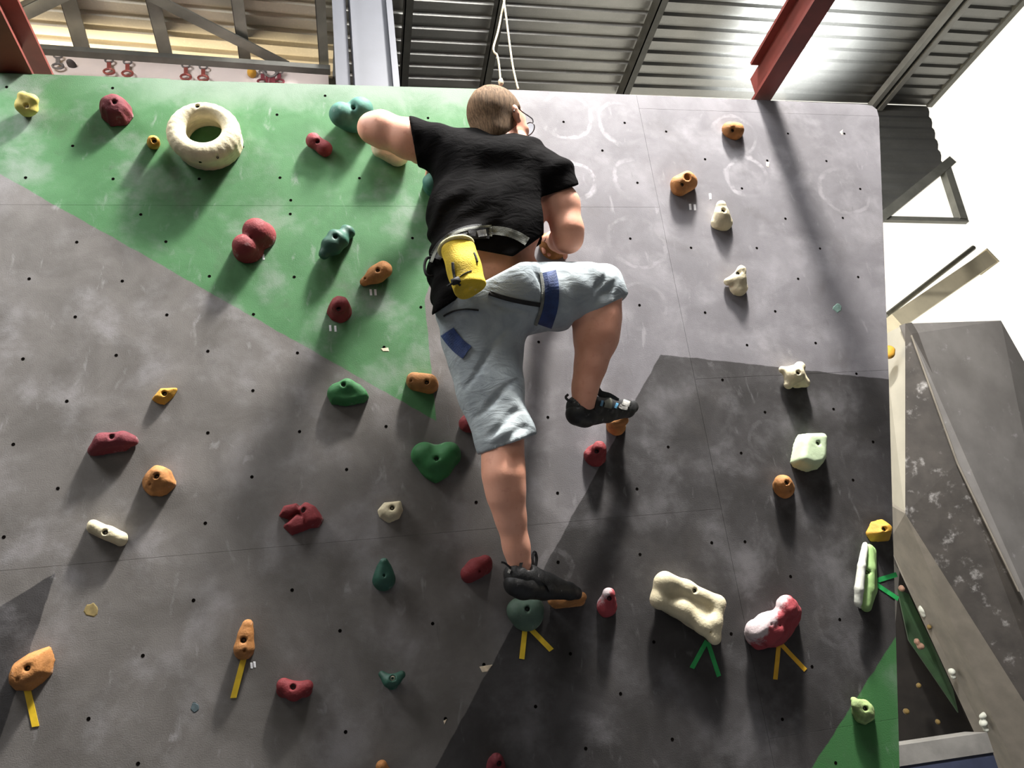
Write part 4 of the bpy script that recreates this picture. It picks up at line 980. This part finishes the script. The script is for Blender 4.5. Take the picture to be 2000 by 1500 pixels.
# ------------------------------------------------------------------ the climber (wall frame: s right, t up the wall, w out of the wall)
def PX(ch):                                # (u, v, w, r_px) -> (point, radius in metres)
    out = []
    for (u, v, w, r) in ch:
        p = P(u, v, w); out.append((p, r*mpp(p)))
    return out
UP = V([0.0, math.cos(LEAN), math.sin(LEAN)*-1.0])   # plumb line in the wall frame
UP = V([0.0, UW[2], WW[2]])
HC = P(974, 244, .39)
def head_frame():
    f = V([0.76, 0.24, -0.61]); u = V([-0.14, 0.96, 0.14])
    f /= np.linalg.norm(f); s = np.cross(f, u); s /= np.linalg.norm(s); u = np.cross(s, f); return f, s, u
HF, HS, HU = head_frame()
H = lambda f, s, u: HC+HF*f+HS*s+HU*u      # head-local point: forward, right, up
HR = np.stack([HF, HS, HU])
BLO, BHI = V([-0.60, -0.92, -0.02]), V([0.56, 1.03, 0.62])

NECK = [(P(976, 294, .385), .056), (H(-.02, 0, -.06), .056)]
LARM = PX([(868, 290, .36, 34), (800, 272, .35, 35), (742, 252, .335, 32), (724, 250, .33, 25)])
LFOR = PX([(730, 250, .325, 25), (768, 268, .25, 23), (818, 300, .15, 18), (858, 318, .115, 15)])
RARM = PX([(1068, 340, .39, 30), (1098, 400, .395, 31), (1109, 450, .39, 27.5), (1111, 468, .38, 24)])
RFOR = PX([(1110, 468, .375, 26), (1100, 468, .30, 26), (1090, 470, .19, 20), (1086, 466, .14, 16)])
LTHI = PX([(930, 620, .30, 58), (955, 740, .295, 50), (980, 850, .315, 36)])
RTHI = PX([(1003, 585, .315, 58), (1090, 575, .33, 50), (1172, 568, .33, 38)])
LSHIN = PX([(984, 840, .322, 35), (982, 890, .328, 35.5), (984, 930, .328, 36.5), (989, 970, .312, 31.5), (998, 1015, .288, 25), (1008, 1065, .262, 21.5), (1015, 1100, .245, 23)])
RSHIN = PX([(1172, 570, .33, 39), (1169, 620, .318, 40), (1164, 660, .305, 39), (1153, 715, .29, 27), (1143, 755, .277, 21), (1140, 785, .268, 22)])
LFOOT = PX([(1012, 1134, .245, 26), (1060, 1146, .17, 22), (1112, 1158, .095, 13)]); LFOOT = [(p, r*.72) for p, r in LFOOT]
RFOOT = PX([(1134, 800, .255, 24), (1182, 802, .17, 19), (1228, 800, .095, 12)]); RFOOT = [(p, r*.72) for p, r in RFOOT]
def hand(f, wrist, knu, across, down, out, thumb_side):
    # palm from wrist to knuckles, fingers bending over the hold towards the wall and down
    f.cone(wrist, wrist+(knu-wrist)*0.45, .027, .030, .012)
    pw = across*0.030
    f.cone(wrist+(knu-wrist)*.4-pw*.7, knu-pw, .019, .014, .014); f.cone(wrist+(knu-wrist)*.4+pw*.7, knu+pw, .019, .014, .014)
    f.cone(wrist+(knu-wrist)*.4, knu, .021, .016, .014)
    for i, L in enumerate((.072, .082, .077, .060)):
        b = knu+across*(-.033+.022*i)*thumb_side*-1.0
        m1 = b-out*L*.42+down*(-L*.10); m2 = m1-out*L*.25+down*L*.30; e = m2+down*L*.34
        f.chain([(b, .0105), (m1, .0098), (m2, .0090), (e, .0080)], .003)
    tb = wrist+(knu-wrist)*.35+across*.026*thumb_side
    t1 = tb+across*.026*thumb_side-out*.022+down*.012; t2 = t1-out*.030+down*.014; t3 = t2-out*.018+down*.02
    f.chain([(tb, .015), (t1, .012), (t2, .0105), (t3, .009)], .005)
TOR1 = PX([(908, 318, .355, 46), (906, 430, .35, 48), (915, 540, .325, 48)]); TOR2 = PX([(1010, 342, .375, 50), (1003, 430, .36, 50), (990, 520, .335, 48)])
def body_field():
    f = Field(BLO, BHI, 0.0052)
    f.chain(TOR1, .06)
    f.chain(TOR2, .06)
    f.chain(PX([(905, 316, .36, 42), (1035, 332, .38, 42)]), .06)
    f.chain(PX([(955, 400, .31, 62), (950, 540, .28, 60)]), .06)          # belly, towards the wall
    f.chain(PX([(928, 600, .31, 58), (1000, 575, .315, 58)]), .06)        # pelvis
    f.chain(PX([(915, 560, .325, 44), (1000, 535, .325, 38)]), .05)         # flesh above the waistband
    f.chain(PX([(978, 292, .385, 38)])*2, .05)
    f.chain(NECK, .035)
    for c, k in ((LARM, .035), (LFOR, .018), (RARM, .035), (RFOR, .018), (LTHI, .05), (RTHI, .05), (LSHIN, .04), (RSHIN, .04), (LFOOT, .02), (RFOOT, .02)): f.chain(c, k)
    a, r = LFOR[-1]; hand(f, a, P(878, 330, .068), V([.92, -.38, 0]), V([0.1, -1, 0]), V([0.15, 0.1, 1]), -1)
    a, r = RFOR[-1]; hand(f, a, P(1081, 462, .075), V([.97, .2, 0]), V([0, -1, 0]), V([0, 0.1, 1]), 1)
    # head
    f.ell(H(-.005, 0, .028), (.100, .080, .096), HR, .02)
    f.ell(H(.045, 0, -.050), (.054, .060, .075), HR, .035)
    f.ell(H(.060, 0, .015), (.045, .062, .060), HR, .03)
    f.cone(H(.078, .012, -.100), H(.078, -.012, -.100), .022, .022, .03)
    f.cone(H(.020, .052, -.080), H(.074, .020, -.104), .022, .020, .03); f.cone(H(.020, -.052, -.080), H(.074, -.020, -.104), .022, .020, .03)
    for sg in (-1, 1):
        f.ell(H(.086, sg*.034, -.004), (.018, .020, .013), HR, .01, 'sub')                # eye sockets
        f.cone(H(.092, sg*.014, .020), H(.078, sg*.050, .018), .009, .008, .012)           # brow
        f.ell(H(.066, sg*.048, -.030), (.022, .018, .018), HR, .015)                       # cheek
        # ears
        f.ell(H(-.006, sg*.082, -.008), (.017, .010, .032), HR, .006); f.ell(H(.004, sg*.094, -.004), (.010, .008, .016), HR, .004, 'sub')
        f.ell(H(-.016, sg*.088, -.002), (.010, .012, .027), HR, .006)
    f.chain([(H(.098, 0, .012), .009), (H(.112, 0, -.016), .011), (H(.122, 0, -.034), .013)], .010)
    for sg in (-1, 1): f.cone(H(.110, sg*.012, -.040), H(.112, sg*.011, -.040), .009, .009, .006)
    f.cone(H(.104, .020, -.066), H(.104, -.020, -.066), .006, .006, .006); f.cone(H(.101, .020, -.078), H(.101, -.020, -.078), .007, .007, .006)
    f.cone(H(.110, .022, -.072), H(.110, -.022, -.072), .0035, .0035, .003, 'sub')
    return f
BF = body_field()
pts, Q = BF.mesh(); pts = relax(pts, Q, 2, .5)
PC = P(950, 600, .36)
man = fast_obj('person', pts-PC, Q, M['skin'], matrix=at_wall(PC))
tag(man, 'climber seen from behind in black t-shirt and grey denim shorts, reaching left, right knee raised', 'person')
def part(name, f, m, it=2, parent=None):
    p, q = f.mesh(); p = relax(p, q, it, .5); return fast_obj(name, p-PC, q, M[m], parent or man)
def cutplane(f, a, b, side, k=.004, box_=None):
    # cut by the plane through two photo points that holds the sight direction; keeps the side of photo point `side`
    A, B, S = P(*a), P(*b), P(*side); n = np.cross(B-A, A-CAMW); n /= np.linalg.norm(n)
    if (S-A)@n > 0: n = -n
    lo, hi = (None, None) if box_ is None else box_
    f.plane(A, n, k, 'int', lo, hi)

# hair, beard, eyes, glasses
f = Field(HC-.17, HC+.17, .004)
f.ell(H(-.007, 0, .031), (.1075, .0865, .1025), HR, 0); f.ell(H(-.050, 0, -.050), (.058, .064, .060), HR, .03)
f.plane(H(.050, 0, .030), HF*.88-HU*.30, .012)
for sg in (-1, 1):
    f.ell(H(.035, sg*.088, -.02), (.034, .03, .052), HR, .012, 'sub')
f.warp(lambda X, Y, Z: .0008*wav(X*1.6, Y*.3, Z*1.6, 200, 5))
part('hair', f, 'hair', 1)
f = Field(HC-.17, HC+.17, .004)
f.ell(H(.047, 0, -.056), (.058, .0635, .078), HR, 0); f.cone(H(.080, .012, -.104), H(.080, -.012, -.104), .025, .025, .02)
f.cone(H(.020, .053, -.080), H(.074, .020, -.106), .025, .023, .02); f.cone(H(.020, -.053, -.080), H(.074, -.020, -.106), .025, .023, .02)
f.plane(H(.05, 0, -.052), HU*.9-HF*.0, .01); f.cone(H(.118, .02, -.072), H(.118, -.02, -.072), .014, .014, .006, 'sub')
f.warp(lambda X, Y, Z: .0012*wav(X, Y, Z, 260, 9))
part('beard', f, 'beard', 1)
for sg in (-1, 1):
    f = Field(H(.078, sg*.034, -.004)-.02, H(.078, sg*.034, -.004)+.02, .0025); f.ell(H(.078, sg*.034, -.004), (.012, .012, .012), HR, 0); part('eye', f, 'eye', 1)
gl = fast_obj('glasses', *(lambda v, q: (v, q))(np.zeros((0, 3)), np.zeros((0, 4), int)), M['frame'], man) if False else None
acc = Acc()
for sg in (-1, 1):
    c = V([.122, sg*.036, -.006]); n = 20
    pr = [H(c[0]-.010*abs(math.cos(a))*0.3, c[1]+.028*math.cos(a), c[2]+.021*math.sin(a)) for a in [6.2832*i/n for i in range(n)]]
    acc.add(tube([p-PC for p in pr], .0019, 6, True))
    acc.add(tube([p-PC for p in spline([H(.116, sg*.064, .004), H(.09, sg*.079, .004), H(.03, sg*.088, .006), H(-.008, sg*.090, .014), H(-.03, sg*.088, -.006)], 5)], .0020, 6))
acc.add(tube([p-PC for p in spline([H(.121, .009, -.002), H(.125, 0, .002), H(.121, -.009, -.002)], 4)], .0018, 6))
gl = link('glasses', acc.v, acc.f, M['frame'], man, smooth=True)
for sg in (-1, 1):
    n = 20; pr = [H(.1205, sg*.036+.027*math.cos(6.2832*i/n), -.006+.020*math.sin(6.2832*i/n)) for i in range(n)]
    v = [p-PC for p in pr]+[p-PC-HF*.0016 for p in pr]
    link('lens', v, [tuple(range(n)), tuple(range(n, 2*n))[::-1]]+[(i, n+i, n+(i+1) % n, (i+1) % n) for i in range(n)], M['lens'], gl)

# t-shirt
f = Field(BLO, BHI, 0.0055)
f.chain(PX([(910, 324, .355, 54), (903, 420, .355, 56), (905, 500, .37, 58), (905, 630, .36, 62)]), .05)
f.chain(PX([(1008, 346, .378, 56), (1003, 430, .37, 58), (1000, 470, .385, 54), (994, 600, .37, 62)]), .05)
f.chain(PX([(905, 318, .36, 48), (1040, 336, .385, 48)]), .05)
f.chain(PX([(955, 400, .30, 66), (950, 560, .27, 62)]), .05)
f.chain(PX([(940, 308, .375, 36), (1012, 314, .385, 36)]), .05)
f.chain(PX([(940, 306, .372, 34), (978, 304, .378, 38), (1032, 312, .385, 34)]), .03)
f.chain([(p, r+.011) for p, r in TOR1], .06); f.chain([(p, r+.011) for p, r in TOR2], .06); f.chain(PX([(955, 326, .365, 56), (952, 420, .36, 62), (945, 600, .32, 60)]), .05)
LSL = PX([(890, 310, .36, 44), (845, 286, .355, 41), (808, 274, .35, 38.5), (785, 268, .35, 38)])
RSL = PX([(1050, 336, .39, 46), (1080, 350, .405, 42), (1097, 385, .40, 37), (1104, 420, .40, 36)])
f.chain(LSL, .03); f.chain(RSL, .03)
tail = PX([(866, 530, .32, 24), (866, 580, .31, 22), (872, 606, .30, 14)]); f.chain(tail, .03)
def folds(X, Y, Z):
    u = (X*.80+Y*.60); v = (-X*.60+Y*.80)
    w_ = .02*np.sin(u*14+1)+.015*np.sin(u*31+Z*20)
    return .0042*np.sin((v+w_)*95)*(.5+.5*np.sin(u*9+2))+.0035*np.sin((v*.8+w_)*52+1.3)+.003*wav(X, Y, Z, 40, 11)
f.warp(folds)
def boxof(pts, m): 
    q = np.array([p for p, r in pts]); return q.min(0)-m, q.max(0)+m
cutplane(f, (800, 240, .357), (813, 309, .357), (850, 280, .36), .003, boxof(LSL[2:], .09))
cutplane(f, (1060, 384, .40), (1127, 362, .40), (1080, 340, .40), .003, boxof(RSL[2:], .085))
# hem: from the left hip up across the back to the right side
cutplane(f, (850, 612, .36), (940, 553, .40), (900, 480, .4), .004)
HB = (P(886, 560, .2)-V([0, .3, .2]), P(1090, 420, .6)+V([0, .1, .1]))
cutplane(f, (880, 588, .42), (1001, 502, .42), (930, 450, .4), .003, HB)
cutplane(f, (1001, 501, .42), (1060, 512, .42), (1000, 450, .4), .003, HB)
shirt = part('t_shirt', f, 'shirt', 2); SF = f

# shorts
g = Field(BLO, BHI, 0.0055)
g.chain(PX([(926, 596, .368, 63), (1002, 568, .375, 66)]), .05); g.chain(PX([(915, 575, .365, 54), (1000, 545, .37, 50)]), .05)
for T_ in (LTHI, RTHI): g.chain([(p, r+.008) for p, r in T_], .04)
g.chain(PX([(925, 636, .325, 58), (985, 618, .335, 58)]), .05)
g.chain(PX([(930, 620, .305, 64), (946, 690, .295, 63), (958, 770, .30, 53), (980, 830, .312, 47), (990, 868, .322, 47), (996, 900, .327, 46)]), .05)
RT = PX([(1003, 588, .318, 66), (1080, 580, .33, 64), (1140, 566, .345, 52), (1176, 565, .33, 42), (1176, 590, .325, 43), (1174, 625, .322, 42)])
g.chain(RT, .03)
def creases(X, Y, Z):
    u = X*.5+Y*.86; v = X*.86-Y*.5
    return .0035*np.sin(u*70+3*np.sin(v*11))*(.5+.5*np.sin(v*13))+.003*wav(X, Y, Z, 46, 21)
g.warp(creases)
cr = []
for (a, b, r) in (((1040, 505, .44), (1062, 570, .435), .007), ((1058, 515, .43), (1064, 560, .43), .006), ((905, 760, .37), (990, 640, .40), .006), ((925, 815, .36), (1008, 745, .37), .006), ((950, 850, .355), (1015, 800, .35), .007), ((965, 868, .35), (1030, 835, .34), .006), ((1185, 532, .37), (1160, 575, .37), .006), ((1205, 545, .36), (1165, 590, .365), .006), ((960, 585, .44), (1050, 620, .44), .006)):
    hs = [g.hit(a[0]+(b[0]-a[0])*i/9, a[1]+(b[1]-a[1])*i/9+5*math.sin(i*.7)) for i in range(10)]
    cr.append([(h, r*.55*math.sin(3.1416*(i+1)/11)) for i, h in enumerate(hs) if h is not None])
for ch in cr:
    if len(ch) > 1: g.chain(ch, .014, 'sub')
cutplane(g, (942, 886, .30), (1042, 850, .30), (960, 800, .3), .002, (P(940, 930, .3)-.12, P(1040, 840, .3)+.12))
cutplane(g, (1128, 624, .33), (1218, 580, .33), (1150, 540, .33), .002, (P(1174, 640, .33)-V([.09, .10, .14]), P(1174, 640, .33)+V([.10, .10, .16])))
cutplane(g, (862, 594, .42), (1022, 509, .42), (1010, 640, .4), .004)
cutplane(g, (1018, 511, .42), (1060, 511, .42), (1040, 640, .4), .004)
# hollow the left leg opening so the hem stands off the shin
g.chain(PX([(1000, 905, .332, 41), (988, 862, .330, 37)]), .002, 'sub'); g.chain(PX([(1172, 640, .32, 37), (1173, 605, .324, 36)]), .002, 'sub')
shorts = part('shorts', g, 'denim', 2); GF = g

# webbing lying on the clothes
def ribbon(fields, px, wpx, th, m, name, parent, lift=.003, sub=6):
    q = [V([u, v]) for u, v in px]; q = spline(q, sub); ctr, hw = [], []
    for i, p in enumerate(q):
        d = q[min(i+1, len(q)-1)]-q[max(i-1, 0)]; d = d/np.linalg.norm(d); nn = V([-d[1], d[0]]); row = []
        for s in (-.5, -.17, .17, .5):
            u, v = p+nn*wpx*s; best = None
            for F_ in fields:
                h = F_.hit(u, v)
                if h is not None and (best is None or np.linalg.norm(h-CAMW) < np.linalg.norm(best-CAMW)): best = h
            row.append(best)
        if all(x is not None for x in row): ctr.append(row)
    if len(ctr) < 3: return None
    a = np.array(ctr); 
    for _ in range(2):
        b = a.copy(); b[1:-1] = (a[:-2]+2*a[1:-1]+a[2:])/4; a = b
    view = a-CAMW; view /= np.linalg.norm(view, axis=2, keepdims=True)
    top = a-view*(lift+th); bot_ = a-view*0.0; n = len(a); v, fcs = [], []
    for i in range(n): v += list(top[i])+list(bot_[i])
    for i in range(n-1):
        x, y = 8*i, 8*i+8
        for j in range(3): fcs.append((x+j, y+j, y+j+1, x+j+1))
        fcs += [(x, x+4, y+4, y), (x+3, y+3, y+7, x+7)]
    fcs += [(0, 1, 2, 3, 7, 6, 5, 4), tuple(8*n-8+k for k in (4, 5, 6, 7, 3, 2, 1, 0))]
    return link(name, [p-PC for p in v], fcs, M[m], parent)
har = empty('harness'); har.parent = man
har['label'] = 'grey and black climbing harness with blue leg loops'
ribbon([SF], [(843, 522), (851, 500), (866, 478), (888, 462), (915, 452), (945, 448)], 24, .005, 'black_webbing', 'waist_belt', har)
ribbon([SF], [(842, 512), (852, 488), (870, 467), (895, 452), (925, 445), (960, 442)], 6, .007, 'grey_webbing', 'belt_edge', har)
ribbon([SF], [(942, 452), (965, 450), (990, 453), (1012, 461), (1030, 472)], 17, .006, 'grey_webbing', 'waist_strap', har)
ribbon([SF], [(916, 459), (932, 456), (950, 455), (956, 455)], 21, .011, 'black_webbing', 'buckle_pad', har)
ribbon([SF], [(933, 457), (938, 455.5), (944, 455), (950, 454)], 13, .016, 'silver', 'buckle', har)
ribbon([SF], [(957, 444), (958, 450), (958.5, 456), (958, 462)], 6, .010, 'grey_webbing', 'strap_keeper', har)
ribbon([GF], [(1072, 530), (1078, 560), (1076, 600), (1064, 638)], 28, .004, 'blue_webbing', 'leg_loop', har)
ribbon([GF], [(1056, 532), (1061, 562), (1058, 600), (1046, 636)], 6, .006, 'grey_webbing', 'leg_loop_edge', har)
ribbon([GF], [(868, 640), (880, 658), (896, 676), (912, 688)], 30, .004, 'blue_webbing', 'leg_loop', har)
ribbon([GF], [(955, 572), (985, 582), (1020, 590), (1056, 596)], 9, .004, 'black_webbing', 'elastic_strap', har)
ribbon([GF], [(866, 618), (885, 608), (910, 604), (935, 606)], 3.5, .003, 'black_webbing', 'elastic_strap', har)
pp_ = spline([P(851, 505, .36), P(835, 504, .37), P(829, 520, .37), P(834, 538, .37), P(849, 538, .36)], 6)
link('gear_loop', *tube([p-PC for p in pp_], .0045, 8), M['black_webbing'], har, smooth=True)
pp_ = spline([P(864, 590, .335), P(868, 615, .34), P(864, 630, .34), P(868, 645, .345)], 5)
link('leg_cord', *tube([p-PC for p in pp_], .0032, 6), M['black_webbing'], har, smooth=True)
# white letter-like stitching on the belt as the photo shows it, unreadable strokes
for i, (u, v) in enumerate(((872, 482), (878, 478), (884, 474), (890, 471), (896, 468))):
    ribbon([SF], [(u-2, v+4), (u-1, v+1), (u+1, v-1), (u+2.5, v-3)], 1.6, .0085, 'chalkwhite', 'belt_print', har, sub=2)

# climbing shoes
def shoe(side):
    sh = empty('climbing_shoe'); sh.parent = man; FS = []
    if side == 'l':
        sole = PX([(1008, 1140, .250, 25), (1022, 1146, .235, 24), (1062, 1150, .17, 21), (1112, 1158, .098, 13), (1128, 1162, .078, 9)]); up = PX([(1010, 1122, .248, 27), (1035, 1130, .215, 25), (1070, 1140, .16, 20), (1105, 1150, .105, 14)])
    else:
        sole = PX([(1128, 808, .258, 24), (1142, 812, .245, 22), (1185, 808, .17, 17), (1226, 802, .10, 13), (1238, 797, .082, 9)]); up = PX([(1130, 796, .258, 25), (1150, 796, .235, 24), (1182, 796, .17, 20), (1222, 794, .105, 15)])
    lo, hi = np.min([p-r for p, r in sole+up], 0)-.02, np.max([p+r for p, r in sole+up], 0)+.03
    f = Field(lo, hi, .0042); f.chain(up, .012)
    sn = LSHIN if side == 'l' else RSHIN
    a, b = sn[-1][0], sn[-2][0]; f.cone(a+(a-b)*.1, b, .037, .034, .006, 'sub')
    f.warp(lambda X, Y, Z: .0012*wav(X, Y, Z, 110, 31)); part('upper', f, 'shoe', 2, sh); FS.append(f)
    f = Field(lo, hi, .0042); f.chain(sole, .012); f.chain([(p+V([0, .012, 0]), r) for p, r in sole[2:]], .01); part('rubber_sole', f, 'rubber', 2, sh); FS.append(f)
    return sh, FS
(shl, FL), (shr, FR) = shoe('l'), shoe('r')
def strip(px, ww, wpx, th, m, name, parent):
    q = spline([P(u, v, w) for (u, v), w in zip(px, ww)], 5); v, fs = [], []
    n = len(q)
    for i, p in enumerate(q):
        d = q[min(i+1, n-1)]-q[max(i-1, 0)]; view = p-CAMW; view /= np.linalg.norm(view)
        a = np.cross(d, view); a /= np.linalg.norm(a); h = a*wpx*mpp(p)*.5
        v += [p+h-PC, p-h-PC, p-h+view*th-PC, p+h+view*th-PC]
    for i in range(n-1):
        x = 4*i
        for j in range(4): fs.append((x+j, x+(j+1) % 4, x+4+(j+1) % 4, x+4+j))
    fs += [(3, 2, 1, 0), (4*n-4, 4*n-3, 4*n-2, 4*n-1)]
    return link(name, v, fs, M[m], parent)
ribbon(FR, [(1186, 779), (1189, 787), (1187, 797)], 15, .004, 'shoe_strap', 'strap', shr)
strip([(1162, 752), (1172, 768), (1190, 774), (1206, 784)], [.215, .215, .195, .165], 13, .012, 'shoe', 'tongue', shr)
ribbon(FR, [(1210, 782), (1220, 786), (1230, 789)], 11, .004, 'shoe_pad', 'toe_rand', shr)
ribbon(FR, [(1210, 792), (1217, 796), (1226, 797)], 8, .003, 'shoe_pad', 'toe_rand', shr)
ribbon(FR, [(1177, 782), (1176, 787), (1174, 793)], 5, .005, 'shoe_blue', 'trim', shr)
ribbon(FR, [(1206, 787), (1204, 792), (1202, 797)], 5, .005, 'shoe_blue', 'trim', shr)
strip([(1120, 786), (1110, 782), (1105, 776), (1110, 770)], [.285, .29, .29, .285], 5, .004, 'shoe', 'pull_loop', shr)
strip([(1016, 1112), (1018, 1100), (1023, 1090), (1021, 1102)], [.285, .282, .275, .27], 6, .004, 'shoe', 'pull_loop', shl)
strip([(1042, 1108), (1040, 1090), (1044, 1078), (1048, 1090), (1046, 1106)], [.20, .20, .195, .19, .19], 6, .006, 'shoe', 'tongue', shl)
strip([(996, 1108), (986, 1100), (979, 1098)], [.275, .285, .29], 4, .004, 'shoe', 'pull_loop', shl)
ribbon(FL, [(996, 1112), (995, 1115), (993, 1119)], 5, .003, 'shoe_pad', 'heel_tab', shl)
ribbon(FL, [(1062, 1132), (1072, 1142), (1078, 1154)], 10, .004, 'shoe', 'strap', shl)

# chalk bag hanging from the harness
a, b = P(893, 490, .55), P(916, 560, .565)
ra, rb = 34*mpp(a), 33*mpp(b)
f = Field(np.minimum(a, b)-.12, np.maximum(a, b)+.12, .0035)
ax = (b-a)/np.linalg.norm(b-a); e1 = np.cross(ax, V([0, 0, 1.])); e1 /= np.linalg.norm(e1); e2 = np.cross(ax, e1)
q = f.sl(f.lo, f.lo+f.n*f.res); X, Y, Z = f.g(q)
lx, ly, lz = [(X-a[0])*k_[0]+(Y-a[1])*k_[1]+(Z-a[2])*k_[2] for k_ in (e1, e2, ax)]
Lb = np.linalg.norm(b-a); rr = np.sqrt(lx**2+ly**2)+.003*np.sin(np.arctan2(ly, lx)*3+1)+.002*np.sin(lz*70)
rad = ra*(1.0+.03*np.sin(lz*40)); bev = .013
d1 = rr-rad; d2 = np.abs(lz-Lb*.5)-Lb*.5-.012; A_ = np.maximum(d1+bev, 0); B_ = np.maximum(d2+bev, 0)
f.v = (np.sqrt(A_**2+B_**2)+np.minimum(np.maximum(d1+bev, d2+bev), 0)-bev).astype(np.float32)
f.warp(lambda X, Y, Z: .0022*wav(X, Y, Z, 70, 41))
pts, Q = f.mesh(); pts = relax(pts, Q, 2, .5); BC = (a+b)/2; CF = f
bag = fast_obj('chalk_bag', pts-BC, Q, M['bag'], matrix=at_wall(BC)); tag(bag, 'yellow chalk bag with black drawcord hanging from the back of the harness', 'chalk bag')
n = 28; rim = [a-ax*.013+(e1*math.cos(6.2832*i/n)+e2*math.sin(6.2832*i/n))*(ra*.97)-BC for i in range(n)]
link('rim', *tube(rim, .0065, 8, True), M['bagrim'], bag, smooth=True)
def onbag(u, v, l=.004):
    h = CF.hit(u, v); d = h-CAMW; return h-d/np.linalg.norm(d)*l-BC
link('drawcord', *tube(spline([onbag(884, 513), onbag(885, 525), onbag(887, 537), onbag(889, 548)], 5), .0042, 8), M['black_webbing'], bag, smooth=True)
acc = Acc(); h = onbag(890, 549, .008); acc.add(tube([h+V([-.010, -.004, 0]), h+V([.010, .004, 0])], [.010, .011], 8)); acc.add(tube([h+V([-.024, -.016, 0]), h, h+V([.012, -.014, 0])], .0035, 6))
link('cord_lock', acc.v, acc.f, M['black_webbing'], bag, smooth=True)
link('seam', *tube(spline([onbag(898, 541, .001), onbag(906, 535, .001), onbag(914, 531, .001), onbag(921, 529, .001)], 4), .0018, 6), M['black_webbing'], bag)
link('bag_loop', *tube(spline([onbag(926, 494, .002), onbag(930, 504, .002), onbag(932, 512, .002)], 4), .0035, 6), M['black_webbing'], bag, smooth=True)
